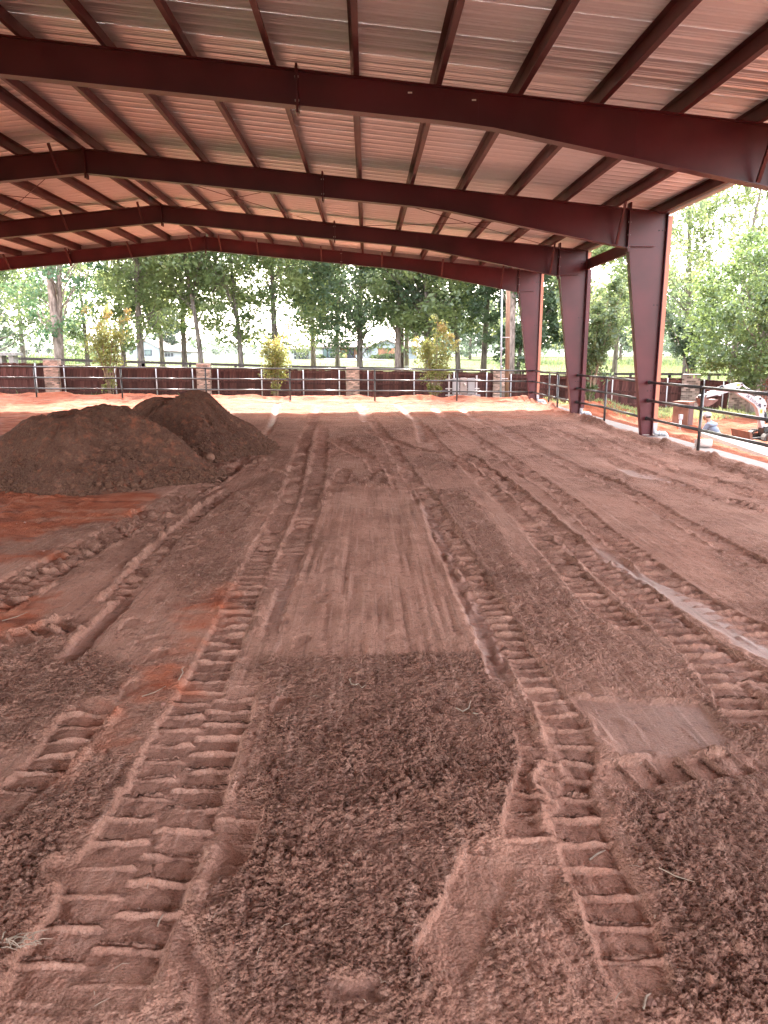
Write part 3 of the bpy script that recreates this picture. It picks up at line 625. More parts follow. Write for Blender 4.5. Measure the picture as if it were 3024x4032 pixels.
# ------------------------------------------------------------------ the steel arena roof
M_STEEL = mat('maroon_steel', (.066, .0072, .0125), .36, 0, .25, .9, .05, 30, spec=.34, col2=(.085, .012, .018))
M_PURL = mat('maroon_purlin', (.058, .011, .014), .42, 0, .2, 2.5, .05, 30, spec=.35, col2=(.082, .020, .022))
M_BOLT = mat('zinc_bolt', (.55, .52, .5), .4, .7, .1)
M_HOLE = mat('hole_shadow', (.008, .006, .006), .9)
M_DOWN = mat('terracotta_downspout', (.46, .17, .10), .45, 0, .06, 2)
M_PVC = mat('white_pvc', (.40, .41, .44), .35, 0, .05, 4)
M_TRIM = mat('galvanised_trim', (.42, .40, .40), .45, .6, .1, 3)
M_TAG = mat('pale_tag', (.7, .68, .66), .7)
def roof_mat():
    m = bpy.data.materials.new('galvalume_sheet'); m.use_nodes = True
    N, L = nt(m); b = N['Principled BSDF']; b.inputs['Metallic'].default_value = .62
    tc = N.new('ShaderNodeTexCoord'); mp = N.new('ShaderNodeMapping'); mp.inputs['Scale'].default_value = (.5, 9, 1); L.new(tc.outputs['Object'], mp.inputs[0])
    no = N.new('ShaderNodeTexNoise'); no.inputs['Scale'].default_value = 1.6; no.inputs['Detail'].default_value = 5; L.new(mp.outputs[0], no.inputs['Vector'])
    oi = N.new('ShaderNodeObjectInfo')
    ad = N.new('ShaderNodeMath'); ad.operation = 'MULTIPLY_ADD'; L.new(oi.outputs['Random'], ad.inputs[0]); ad.inputs[1].default_value = .25; L.new(no.outputs['Fac'], ad.inputs[2])
    cr = N.new('ShaderNodeMix'); cr.data_type = 'RGBA'; cr.inputs[6].default_value = (.64, .66, .68, 1); cr.inputs[7].default_value = (.84, .88, .90, 1)
    L.new(ad.outputs[0], cr.inputs[0]); L.new(cr.outputs[2], b.inputs['Base Color'])
    mr = N.new('ShaderNodeMapRange'); mr.inputs[3].default_value = .33; mr.inputs[4].default_value = .50; L.new(no.outputs['Fac'], mr.inputs[0]); L.new(mr.outputs[0], b.inputs['Roughness'])
    mp2 = N.new('ShaderNodeMapping'); mp2.inputs['Scale'].default_value = (.35, 5, 1); L.new(tc.outputs['Object'], mp2.inputs[0])
    n2 = N.new('ShaderNodeTexNoise'); n2.inputs['Scale'].default_value = 3; n2.inputs['Detail'].default_value = 3; L.new(mp2.outputs[0], n2.inputs['Vector'])
    bp = N.new('ShaderNodeBump'); bp.inputs['Strength'].default_value = .35; bp.inputs['Distance'].default_value = .02; L.new(n2.outputs['Fac'], bp.inputs['Height']); L.new(bp.outputs[0], b.inputs['Normal'])
    return m
M_ROOF = roof_mat()
XR, SL, ZR, HALF = -6.086, .0996, 6.268, 12.866
FY = [17.358+6.1*k for k in range(-4, 3)]      # frames, front to back
ztop = lambda t: ZR-SL*abs(t)
zbot = lambda t: 5.77-.0922*t if t < 7.69 else 5.061-(t-7.69)*(.83/4.326)
pav = thing('steel_pavilion', 'dark red steel riding arena roof on tapered columns with a corrugated metal ceiling', 'pavilion', (XR, 0, 0))
def beam(t0, t1, n, sgn):
    """web and flanges of a rafter piece between t0 and t1 (distance from the ridge line)"""
    b = MB(); ts = [t0+(t1-t0)*i/n for i in range(n+1)]
    for k in range(n):
        a, c = ts[k], ts[k+1]
        b.prism([(sgn*a, zbot(a)+.010), (sgn*c, zbot(c)+.010), (sgn*c, ztop(c)-.012), (sgn*a, ztop(a)-.012)], -.005, .005)
        for z, w in ((ztop, .10), (zbot, .10)):
            o = -.012 if z is ztop else -.002
            b.prism([(sgn*a, z(a)+o), (sgn*c, z(c)+o), (sgn*c, z(c)+o+.012), (sgn*a, z(a)+o+.012)], -w, w)
    return b
def bolts(pts, r=.018):
    b = MB()
    for p in pts: b.tube([(p[0], p[1]-.012, p[2]), (p[0], p[1]+.012, p[2])] if p[3] == 'y' else [(p[0]-.03, p[1], p[2]), (p[0]+.03, p[1], p[2])], r, 6)
    return b
protos = {}
def part(name, mb, m, parent, loc, key=None, smooth=False):
    k = key or name
    if k not in protos:
        o = mb().build(name, m, parent, smooth, loc); protos[k] = o.data; return o
    return link(name, protos[k], parent, loc)
def col_t(z): return 12.016+(12.616-12.016)*(4.231-z)/4.231
def column_mb(sgn):
    b = MB()
    b.prism([(sgn*12.06, 4.24), (sgn*12.62, 0.02), (sgn*12.85, .02), (sgn*12.85, 4.975), (sgn*12.02, 5.06), (sgn*12.02, 4.3)], -.005, .005)
    b.prism([(sgn*12.852, 0.012), (sgn*12.866, 0.012), (sgn*12.866, 4.98), (sgn*12.852, 4.98)], -.1, .1)
    b.prism([(sgn*12.008, 4.231), (sgn*12.022, 4.231), (sgn*12.624, .012), (sgn*12.610, .012)], -.1, .1)
    b.prism([(sgn*12.022, ztop(12.0)-.012), (sgn*12.866, ztop(12.866)-.012), (sgn*12.866, ztop(12.866)), (sgn*12.022, ztop(12.0))], -.1, .1)
    b.box(min(sgn*12.56, sgn*12.92), max(sgn*12.56, sgn*12.92), -.13, .13, 0, .012)
    return b
for fi, y in enumerate(FY):
    for sgn in (1, -1):
        for nm, t0, t1, n in (('rafter', .012, 5.13, 1), ('rafter', 5.156, 12.0, 10)):
            r = part(nm, lambda: beam(t0, t1, n, sgn), M_STEEL, pav, (0, y, 0), f'r{t0}{sgn}')
            if t0 > 1:
                for tp in (5.146,):
                    part('splice_plate', lambda: MB().box(sgn*tp-.016, sgn*tp+.016, -.1, .1, zbot(tp)-.09, ztop(tp)+.07), M_STEEL, r, (0, 0, 0), f'sp{sgn}')
                    bl = part('bolt', lambda: bolts([(sgn*tp, q, zz, 'x') for q in (-.06, .06) for zz in (zbot(tp)-.05, zbot(tp)+.07, ztop(tp)-.09, ztop(tp)+.035)], .016), M_BOLT, r, (0, 0, 0), f'bo{sgn}'); bl['kind'] = 'stuff'
                part('seam', lambda: MB().box(sgn*7.69-.006, sgn*7.69+.006, -.008, .008, zbot(7.69)+.012, ztop(7.69)-.014), M_STEEL, r, (0, 0, 0), f'se{sgn}')
                part('seam', lambda: MB().box(sgn*9.95-.006, sgn*9.95+.006, -.008, .008, zbot(9.95)+.012, ztop(9.95)-.014), M_STEEL, r, (0, 0, 0), f'sf{sgn}')
            elif sgn == 1:
                part('ridge_plate', lambda: MB().box(-.018, .018, -.1, .1, 5.77-.10, ZR+.03), M_STEEL, r, (0, 0, 0))
        c = part('column', lambda: column_mb(sgn), M_STEEL, pav, (0, y, 0), f'c{sgn}')
        part('knee_plate', lambda: MB().box(sgn*12.0-.018, sgn*12.0+.018, -.11, .11, 4.16, ztop(12)+.13), M_STEEL, c, (0, 0, 0), f'k{sgn}')
        bl = part('bolt', lambda: bolts([(sgn*12.0, q, 4.25+i*.27, 'x') for q in (-.07, .07) for i in range(4)], .018), M_BOLT, c, (0, 0, 0), f'kb{sgn}'); bl['kind'] = 'stuff'
        part('stiffener', lambda: MB().box(*sorted((sgn*12.04, sgn*12.60)), -.09, -.006, 4.27, 4.283), M_STEEL, c, (0, 0, 0), f's{sgn}')
        hl = part('bolt_hole', lambda: (lambda b: [b.box(sgn*q-.016, sgn*q+.016, -.0075, -.005, zz-.011, zz+.011) for zz in (4.62, 3.0, 1.05, .38) for q in (12.70, 12.78)] and b)(MB()), M_HOLE, c, (0, 0, 0), f'h{sgn}'); hl['kind'] = 'stuff'
        # downspout with its brackets, carrying rain to the drain pipe
        part('downspout', lambda: MB().box(*sorted((sgn*12.875, sgn*12.975)), -.05, .05, .26, 4.93), M_DOWN, pav, (0, y, 0), f'd{sgn}')
# flange braces from the purlins down to the rafters
def brace(t, sgn, y, dy):
    m = MB(); m.bar((sgn*t, y+dy, ztop(t)+.03), (sgn*t, y+(.09 if dy > 0 else -.09), zbot(t)+.03), .05, .05)
    m.build('flange_brace', M_PURL, pav)
for y, lst in ((FY[6], [(1, .6), (1, 2.0), (1, 4.4), (1, 6.7), (1, 9.0), (1, 11.3), (-1, .5), (-1, 2.8), (-1, 5.1), (-1, 7.4), (-1, 9.6)]),
               (FY[5], [(1, 11.72), (-1, .55), (-1, 2.8), (-1, 5.1)]), (FY[4], [(1, 11.72), (-1, .55), (-1, 2.8), (-1, 5.1)]), (FY[3], [(1, 11.72), (-1, 2.8)])):
    for sgn, t in lst: brace(t, sgn, y, -.55)
# purlins: one Z section per bay and line, lapped over the frames
TP = [12.78-1.14*k for k in range(12)]
def purlin_mb():
    b = MB(); L2 = 3.05+.32; t = .006
    b.box(-.003, .003, -L2, L2, .004, .200)
    b.box(.003, .072, -L2, L2, .004, .004+t); b.box(-.072, -.003, -L2, L2, .200-t, .200)
    b.box(.066, .072, -L2, L2, .004+t, .024)
    return b
def strut_mb():
    b = MB(); L2 = 3.05
    b.box(-.003, .003, -L2, L2, -.02, .20); b.box(-.08, -.003, -L2, L2, -.02, -.013); b.box(-.08, -.003, -L2, L2, .193, .20)
    return b
ang = math.atan(SL)
for sgn in (1, -1):
    for k, t in enumerate(TP):
        for i in range(len(FY)-1):
            o = part('eave_strut' if k == 0 else 'purlin', strut_mb if k == 0 else purlin_mb, M_PURL, pav, (sgn*t, (FY[i]+FY[i+1])/2, ztop(t)-.002+(.004 if i % 2 else 0)), 'strut' if k == 0 else 'purlin')
            o.rotation_euler.y = sgn*ang if sgn > 0 else -ang
            if sgn < 0: o.scale.x = -1
# roof sheets, three ribs to a sheet
Y0R, Y1R, PW = -7.35, 29.86, .9144
def sheet_mb(sgn):
    b = MB(); prof = []; p = PW/3
    for k in range(3):
        o = k*p
        prof += [(o, 0), (o+.105, 0), (o+.115, .007), (o+.130, .007), (o+.140, 0), (o+.175, 0), (o+.185, .007), (o+.200, .007), (o+.210, 0), (o+.238, 0), (o+.258, .022), (o+.285, .022)]
    prof.append((PW, 0.0))
    ts = (0.02, 6.0, 6.001, 13.02)
    vs = [(sgn*t, q, ztop(t)+.204+z+(.0015 if t > 6 else 0)) for t in ts for q, z in prof]; n = len(prof)
    fs = [((r*n+i), (r*n+i+1), ((r+1)*n+i+1), ((r+1)*n+i))[::(1 if sgn < 0 else -1)] for r in (0, 2) for i in range(n-1)]
    return b.add(vs, fs)
for sgn in (1, -1):
    yy = Y0R
    while yy < Y1R-.1:
        part('roof_sheet', lambda: sheet_mb(sgn), M_ROOF, pav, (0, yy, 0), f'sheet{sgn}'); yy += PW+.0003
for sgn in (1, -1):
    MB().prism([(sgn*.02, ztop(.02)+.0), (sgn*13.0, ztop(13)+.0), (sgn*13.0, ztop(13)+.25), (sgn*.02, ztop(.02)+.25)], 29.90, 29.915).build('rake_trim', M_TRIM, pav)
    MB().prism([(sgn*.02, ztop(.02)+.0), (sgn*13.0, ztop(13)+.0), (sgn*13.0, ztop(13)+.25), (sgn*.02, ztop(.02)+.25)], -7.40, -7.385).build('rake_trim', M_TRIM, pav)
    g = MB(); g.box(*sorted((sgn*12.90, sgn*13.04)), Y0R, 29.9, ztop(13)+.035, ztop(13)+.045); g.box(*sorted((sgn*13.03, sgn*13.04)), Y0R, 29.9, ztop(13)+.045, ztop(13)+.17); g.build('gutter', M_TRIM, pav)
rc = MB(); rc.prism([(-.25, ZR+.235), (0, ZR+.262), (.25, ZR+.235), (.25, ZR+.239), (0, ZR+.266), (-.25, ZR+.239)], Y0R, 29.9); rc.build('ridge_cap', M_TRIM, pav)
# header and jamb of the side opening between the second and third visible columns
hd = MB(); hd.box(12.88, 12.886, FY[4]+.12, FY[5], 4.42, 4.74); hd.box(12.80, 12.88, FY[4]+.12, FY[5], 4.42, 4.427); hd.build('header', M_PURL, pav)
jb = MB(); jb.box(12.868, 12.98, FY[5]-.17, FY[5]-.163, .22, 4.42); jb.box(12.868, 12.875, FY[5]-.163, FY[5]-.06, .22, 4.42); jb.build('jamb', M_STEEL, pav)
# diagonal brace rods under the sheets in one bay
for sgn, a, bq in ((1, .3, 5.1), (1, 5.1, 12.4), (-1, .3, 5.1), (-1, 5.1, 12.4)):
    for y0, y1 in ((FY[4], FY[5]), (FY[5], FY[4])):
        MB().tube([(sgn*a, y0, ztop(a)-.10), (sgn*(a+bq)/2, (y0+y1)/2, ztop((a+bq)/2)-.12), (sgn*bq, y1, ztop(bq)-.10)], .008, 6).build('brace_rod', M_PURL, pav)
for q in (6.72, 7.62): MB().box(q-.03, q+.03, -.009, -.0055, ztop(q)-.12, ztop(q)-.10).build('part_tag', M_TAG, pav, loc=(0, FY[3], 0))

# white drain pipes at the feet of the downspouts
def drain(y, label):
    t = thing('drain_pipe', label, 'pipe', (XR+12.925, y, 0), 'white drain elbows at the column feet')
    sm = lambda p: p
    MB().box(-.055, .055, -.055, .055, .17, .30).build('adapter', M_PVC, t)
    pts = [(0, 0, .20), (0, 0, .14)]
    for k in range(1, 7): a = k*math.pi/12; pts.append((.09*(1-math.cos(a)), 0, .14-.09*math.sin(a)))
    pts += [(.22, 0, .05)]
    for k in range(1, 7): a = k*math.pi/12; pts.append((.22+.09*math.sin(a), 0, .05-.09*(1-math.cos(a))))
    pts += [(.31, 0, -.12)]
    MB().tube(pts, .052, 12).build('elbow', M_PVC, t, True)
    MB().tube([(.11, 0, .05), (.15, 0, .05)], .06, 12).build('collar', M_PVC, t, True)
for y, lb in ((FY[6], 'white drain elbow at the foot of the farthest arena column'), (FY[5], 'white drain elbow at the foot of the column with the jamb beside it'),
              (FY[4], 'white drain elbow at the foot of the nearest visible arena column')): drain(y, lb)
t = thing('pipe_stub', 'short cut pipe lying behind the nearest pipe fence post on the kerb', 'pipe', (7.03, 15.2, .075))
MB().tube([(-.14, .0, 0), (.17, -.06, 0)], .085, 14).build('barrel', mat('dusty_pvc', (.62, .50, .47), .7), t, True)
MB().tube([(.168, -.0595, 0), (.174, -.061, 0)], .07, 14).build('bore', M_HOLE, t)

# ------------------------------------------------------------------ black pipe fences
M_PIPE = mat('black_pipe', (.022, .022, .024), .28, 0, .3, 6, spec=.6, col2=(.04, .035, .033))
def tz(x, y): return .0105*(6.0-max(-25, min(8, x)))*float(sstep(14, 29, np.array(float(y))))
def pipe_fence(label, posts, rails, group=None, heights=(1.25, .83, .41), ends=()):
    x0, y0 = posts[0]; t = thing('pipe_fence', label, 'pipe fence', (x0, y0, 0), group)
    for x, y in posts: MB().tube([(x-x0, y-y0, tz(x, y)-.45), (x-x0, y-y0, tz(x, y)+heights[0]-.02)], .032, 12).build('post', M_PIPE, t, True)
    for (xa, ya), (xb, yb) in zip(rails[:-1], rails[1:]):
        for h in heights: MB().tube([(xa-x0, ya-y0, tz(xa, ya)+h), (xb-x0, yb-y0, tz(xb, yb)+h)], .031, 12).build('rail', M_PIPE, t, True)
    for x, y in ends:
        for h in heights: MB().blob((x-x0, y-y0, tz(x, y)+h), .05, 3, 10, 6, 0).build('weld_collar', M_PIPE, t, True)
    return t
fx = [(-23.0, 29.56), (-19.7, 29.56), (-16.36, 29.56), (-13.02, 29.56), (-9.66, 29.56), (-6.35, 29.56), (-3.04, 29.56), (.32, 29.56), (3.6, 29.56)]
pipe_fence('black three-rail pipe fence across the far end of the arena', fx, [fx[0]]+fx[1:]+[(6.62, 29.56)])
XP = 6.70
pipe_fence('short black pipe fence from the farthest arena column to the narrow gate posts', [(XP-.1, 26.75)], [(6.64, 29.50), (XP-.1, 26.78)])
pipe_fence('black pipe fence from the narrow gate posts to the middle column', [(XP-.1, 25.5)], [(XP-.1, 26.72), (XP-.1, 25.5), (6.66, 23.5)])
pipe_fence('black pipe fence between the middle and the nearest visible column', [(6.78, 20.9)], [(6.66, 23.42), (6.78, 20.9), (6.64, 17.45)], ends=((6.66, 23.36),))
pipe_fence('black pipe fence running from the nearest visible column towards the viewer', [(6.68, 14.6), (6.68, 11.36), (6.68, 8.2), (6.68, 5.1), (6.68, 1.9), (6.68, -1), (6.68, -4.1)], [(6.62, 17.28), (6.68, 14.6), (6.68, 11.36), (6.68, 8.2), (6.68, 5.1), (6.68, 1.9), (6.68, -1), (6.68, -4.1)], ends=((6.62, 17.28),))

# ------------------------------------------------------------------ brick pillars and the board fence
M_BRICK = mat('mottled_brick', (.30, .165, .13), .85, 0, .45, 3, .5, 40, rnd=.6, spec=.2, col2=(.40, .27, .22))
M_BRICKG = mat('grey_brick', (.26, .20, .175), .85, 0, .35, 3, .5, 40, rnd=.6, spec=.2, col2=(.34, .27, .24))
M_BRICKR = mat('red_brick', (.34, .12, .08), .85, 0, .25, 3, .5, 40, rnd=.35, spec=.2)
M_MORT = mat('mortar', (.42, .36, .32), .95, 0, .15, 20, .3, 80)
brick_me = {}
def brick_mesh(m, L):
    k = (m.name, L)
    if k not in brick_me:
        o = MB().box(-L/2, L/2, -.045, .045, -.028, .028).build('brick', m); brick_me[k] = o.data; bpy.data.objects.remove(o)
    return brick_me[k]
def pillar(label, x, y, z0, z1, rz, m, w=.60, name='brick_pillar', cap=None, group='brick pillars of the board fence', ch=.068):
    t = thing(name, label, 'pillar', (x, y, z0), group, rz)
    h = z1-z0; MB().box(-w/2+.012, w/2-.012, -w/2+.012, w/2-.012, -.25, h-.005).build('core', M_MORT, t)
    n = int(h/ch); nb = round(w/.2); lf = w/nb; ns = max(1, round((w-.18)/.205)); ls = (w-.18)/ns
    for c in range(n):
        z = ch/2-.004+c*ch; sw = c % 2
        for a in (0, 1):
            full = (a == sw)
            for sgn in (-1, 1):
                cnt, l, st = (nb, lf, -w/2) if full else (ns, ls, -w/2+.09)
                for i in range(cnt):
                    p = st+(i+.5)*l; q = sgn*(w/2-.045)+random.uniform(-.003, .003)
                    b = link('brick', brick_mesh(m, round(l-.011, 4)), t, (p, q, z) if a == 0 else (q, p, z)); b.rotation_euler.z = 0 if a == 0 else math.pi/2; b.scale.z = ch/.068
    if cap: MB().box(-w/2-.04, w/2+.04, -w/2-.04, w/2+.04, h, h+.09).build('cap', cap, t)
    return t
PIL = [(-20.2, 33.1, 0.10, 1.80), (-13.93, 33.5, 0.0, 1.71), (-7.37, 34.0, -.10, 1.52), (-.65, 34.6, -.26, 1.32), (6.35, 35.5, -.42, 1.17)]
labs = [None, 'brick pillar at the far left beside the big double-trunk tree', 'brick pillar behind the rear soil heap', 'brick pillar in front of the dark round tree', 'brick pillar partly hidden by the power mast and wooden post']
for (x, y, z0, z1), lb in list(zip(PIL, labs))[1:]:
    pillar(lb, x, y, z0-.1, z1, .08 if x < 5 else -.1, M_BRICK)
p5 = at(2724, 1473, 32.5); p6 = at(2918, 1496, 31.2)
pillar('broad grey-brown brick pillar right of the nearest visible column', p5.x, 32.5, -.75, p5.z, -.42, M_BRICKG, w=.74, ch=.088)
pillar('tall grey brick pillar behind the excavator arm', p6.x, 31.2, -.8, p6.z, -.42, M_BRICKG, w=.8, ch=.088)
M_PICK = mat('brown_picket', (.078, .028, .025), .75, 0, .3, 3, .3, 30, rnd=.4, spec=.2, col2=(.115, .048, .042), stretch=(6, 6, .6))
M_GALV = mat('galvanised_post', (.62, .60, .62), .4, .5, .08, 4)
M_FOOT = mat('footing_brick', (.22, .165, .14), .9, 0, .4, 6, .6, 25)
def board_fence(label, a, b, za, zb, ha, hb, posts, foot=.14):
    """a, b ends in plan; ground z at the ends; top height at the ends; posts: fractions along"""
    A, B = Vector((*a, 0)), Vector((*b, 0)); d = (B-A); Ln = d.length; u = d.normalized(); rz = math.atan2(u.y, u.x)
    t = thing('board_fence', label, 'fence', (a[0], a[1], za), 'brown board fence sections between brick pillars', rz)
    n = int(Ln/.137); me = None
    zg = lambda s: (zb-za)*s/Ln; zt = lambda s: ha-za+(hb-ha)*s/Ln
    hgt = (ha-za+hb-zb)/2-foot
    for i in range(n):
        s = (i+.5)*Ln/n
        if me is None:
            o = MB().box(-.078, .078, -.009, .009, 0, hgt).build('picket', M_PICK, t); me = o.data
        else: o = link('picket', me, t)
        o.location = (s, (.024 if i % 2 else 0)+random.uniform(-.002, .002), zt(s)-hgt+random.uniform(-.012, .012)); o.rotation_euler = (0, random.uniform(-.008, .008), 0)
    for f in (.10, .52, .93):
        MB().bar((0, -.030, zg(0)+foot+f*hgt), (Ln, -.030, zg(Ln)+foot+f*hgt), .038, .085).build('fence_rail', M_PICK, t)
    MB().bar((0, 0, zt(0)+.02), (Ln, 0, zt(Ln)+.02), .12, .03).build('cap_board', M_PICK, t)
    MB().bar((0, .0, zg(0)-.18), (Ln, .0, zg(Ln)-.18), .2, .36+2*foot-.06).build('brick_footing', M_FOOT, t)
    for f in posts:
        s = f*Ln; MB().tube([(s, -.082, zg(s)-.3), (s, -.082, zt(s)+.03)], .028, 10).build('metal_post', M_GALV, t, True)
    return t
def sec(i, j, lb, posts, h):
    (xa, ya, za, ta), (xb, yb, zb, tb) = PIL[i], PIL[j]
    board_fence(lb, (xa+.32, ya+.02), (xb-.32, yb-.02), za+.02, zb+.02, h[0], h[1], posts)
sec(0, 1, 'brown board fence at the far left edge', (.5, .93), (1.55, 1.52))
sec(1, 2, 'brown board fence behind the crape myrtle at the left', (.03, .40, .70, .97), (1.42, 1.30))
sec(2, 3, 'brown board fence behind the middle crape myrtle', (.05, .37, .68, .95), (1.28, 1.16))
sec(3, 4, 'brown board fence behind the electric meter boxes', (.06, .40, .70, .95), (1.14, 1.00))
q0 = (PIL[4][0]+.34, PIL[4][1]); q1 = (p5.x-.35, 32.65); qm = ((q0[0]+q1[0])/2, (q0[1]+q1[1])/2)
board_fence('brown board fence behind the farthest and middle columns', q0, qm, -.5, -.58, .93, .86, (.06, .33, .62, .93))
board_fence('brown board fence between the middle column and the broad pillar', qm, q1, -.58, -.66, .86, .80, (.25, .55, .85))
board_fence('brown board fence behind the excavator bucket', (p5.x+.36, 32.4), (p6.x-.38, 31.45), -.66, -.72, .76, .70, (.18, .86))
# red brick gate pier and black iron gate at the right edge
pg = at(3010, 1478, 30.0)
pillar('red brick gate pier with a pale cap at the right edge', pg.x+.1, 30.0, -.8, pg.z-.1, -.42, M_BRICKR, w=.62, name='gate_pier', cap=M_CONCW, group=None)
t = thing('iron_gate', 'black iron bar gate in front of the red brick pier', 'gate', (pg.x-.42, 29.3, -.7))
for k in range(14): MB().box(k*.12-.01, k*.12+.01, -.01, .01, .05, 1.42).build('bar', M_PIPE, t)
for z in (.15, 1.30): MB().box(-.03, 1.62, -.018, .018, z, z+.045).build('gate_rail', M_PIPE, t)

# ------------------------------------------------------------------ dark ranch fence on the field behind
M_RANCH = mat('dark_ranch_board', (.055, .04, .036), .8, 0, .3, 3, .3, 30, stretch=(1, 1, 6))
def ranch(label, pts, nrails, sp=2.4):
    """pts: photo x, photo y of top rail, y of ground, depth"""
    P = [(at(px, py, Y), at(px, pg_, Y)) for px, py, pg_, Y in pts]; o = P[0][1]
    t = thing('ranch_fence', label, 'fence', o, 'dark rail fences on the field')
    for (a, ga), (b, gb) in zip(P[:-1], P[1:]):
        n = max(1, round((b-a).length/sp))
        for k in range(n+1):
            f = k/n; tp = a.lerp(b, f)-o; g = ga.lerp(gb, f)-o
            MB().box(tp.x-.06, tp.x+.06, tp.y+.03, tp.y+.15, g.z-1.0, tp.z+.04).build('post', M_RANCH, t)
        for r in range(nrails):
            dz = -.03-r*.42; MB().bar(a-o+Vector((0,0,dz)), b-o+Vector((0,0,dz)), .04, .13).build('rail', M_RANCH, t)
ranch('dark two-rail ranch fence behind the left board fence', [(-220, 1402, 1440, 38), (60, 1409, 1440, 38.5), (560, 1424, 1450, 40), (1100, 1440, 1462, 42), (1700, 1452, 1470, 45), (2050, 1458, 1476, 47)], 2)
ranch('dark three-rail ranch fence behind the right board fence', [(2060, 1461, 1490, 46), (2340, 1470, 1500, 43), (2640, 1471, 1510, 40), (2960, 1474, 1520, 38), (3250, 1478, 1525, 37)], 3)
# wire fence and tube gate far left
M_POST = mat('weathered_post', (.20, .18, .16), .85, 0, .2, 5)
t = thing('wire_fence', 'thin wire field fence at the far left edge of the field', 'fence', at(0, 1412, 95))
o = at(0, 1412, 95)
for px in (-60, 20, 107, 152, 227, 345, 405, 480): MB().tube([at(px, 1409, 95)-o+Vector((0,0,-.3)), at(px, 1366+4*(px % 3), 95)-o], .07, 6).build('post', M_POST, t)
for k in range(4): MB().tube([at(-60, 1372+9*k, 95)-o, at(260, 1371+9*k, 95)-o], .012, 4).build('wire', M_POST, t)
t = thing('tube_gate', 'pale tube livestock gate in the far left field', 'gate', at(262, 1402, 95)); o = at(262, 1402, 95)
for px in (264, 283, 301): MB().tube([at(px, 1402, 95)-o, at(px, 1371, 95)-o], .035, 6).build('upright', M_GALV, t)
for k in range(6): MB().tube([at(262, 1371+6*k, 95)-o, at(302, 1371+6*k, 95)-o], .03, 6).build('tube', M_GALV, t)
# stone bench behind the left fence
t = thing('stone_bench', 'thick pale stone bench slab on block legs behind the left fence', 'bench', at(30, 1425, 36)); o = at(30, 1425, 36)
M_STONE = mat('grey_stone', (.36, .33, .31), .9, 0, .2, 8, .4, 40)
a, b = at(-60, 1390, 36)-o, at(78, 1400, 36)-o
MB().box(a.x, b.x, -.35, .35, b.z, b.z+.13).build('slab', M_STONE, t)
for px in (-30, 6, 51): q = at(px, 1400, 36)-o; MB().box(q.x-.11, q.x+.11, -.25, .25, -.9, b.z-.002).build('leg', M_STONE, t)

# ------------------------------------------------------------------ trees and shrubs
def leaf_mat(name, c1, c2, trans=.55, c3=None):
    m = bpy.data.materials.new(name); m.use_nodes = True
    N, L = nt(m); N.remove(N['Principled BSDF']); out = N['Material Output']
    at_ = N.new('ShaderNodeAttribute'); at_.attribute_name = 'tint'
    mx = N.new('ShaderNodeMix'); mx.data_type = 'RGBA'; mx.inputs[6].default_value = (*c1, 1); mx.inputs[7].default_value = (*c2, 1); L.new(at_.outputs['Fac'], mx.inputs[0])
    col = mx.outputs[2]
    if c3:
        a2 = N.new('ShaderNodeAttribute'); a2.attribute_name = 'tip'
        m2 = N.new('ShaderNodeMix'); m2.data_type = 'RGBA'; L.new(a2.outputs['Fac'], m2.inputs[0]); L.new(col, m2.inputs[6]); m2.inputs[7].default_value = (*c3, 1); col = m2.outputs[2]
    d = N.new('ShaderNodeBsdfDiffuse'); t = N.new('ShaderNodeBsdfTranslucent'); g = N.new('ShaderNodeBsdfGlossy'); g.inputs['Roughness'].default_value = .45
    g.inputs['Color'].default_value = (.8, .85, .9, 1)
    br = N.new('ShaderNodeHueSaturation'); br.inputs['Hue'].default_value = .48; br.inputs['Saturation'].default_value = 1.0; br.inputs['Value'].default_value = 1.7
    L.new(col, d.inputs[0]); L.new(col, br.inputs['Color']); L.new(br.outputs[0], t.inputs[0])
    s1 = N.new('ShaderNodeMixShader'); s1.inputs[0].default_value = trans; L.new(d.outputs[0], s1.inputs[1]); L.new(t.outputs[0], s1.inputs[2])
    s2 = N.new('ShaderNodeMixShader'); s2.inputs[0].default_value = .05; L.new(s1.outputs[0], s2.inputs[1]); L.new(g.outputs[0], s2.inputs[2])
    L.new(s2.outputs[0], out.inputs['Surface']); return m
LEAF = dict(oak=leaf_mat('oak_leaf', (.085, .13, .058), (.17, .225, .09)), pine=leaf_mat('pine_needle', (.06, .13, .066), (.12, .205, .095), .5),
    light=leaf_mat('light_leaf', (.12, .16, .066), (.22, .265, .10)), dark=leaf_mat('dark_leaf', (.060, .098, .054), (.12, .170, .08), .5),
    crape=leaf_mat('crape_leaf', (.14, .17, .05), (.27, .27, .07), .5, (.55, .24, .05)), cedar=leaf_mat('cedar_leaf', (.060, .105, .032), (.13, .19, .06), .4),
    far=leaf_mat('far_leaf', (.06, .095, .058), (.11, .15, .085), .4), shrub=leaf_mat('shrub_leaf', (.05, .09, .035), (.12, .15, .05), .35))
M_BARK = mat('grey_bark', (.13, .105, .09), .95, 0, .4, 2.5, .9, 14, spec=.15, stretch=(5, 5, .8), col2=(.20, .165, .145))
M_BARKP = mat('pine_bark', (.20, .145, .12), .95, 0, .4, 2.5, .9, 14, spec=.15, stretch=(4, 4, 1.2), col2=(.28, .22, .19))
M_STEM = mat('pale_stem', (.30, .22, .16), .8, 0, .25, 5, .4, 30, spec=.2)

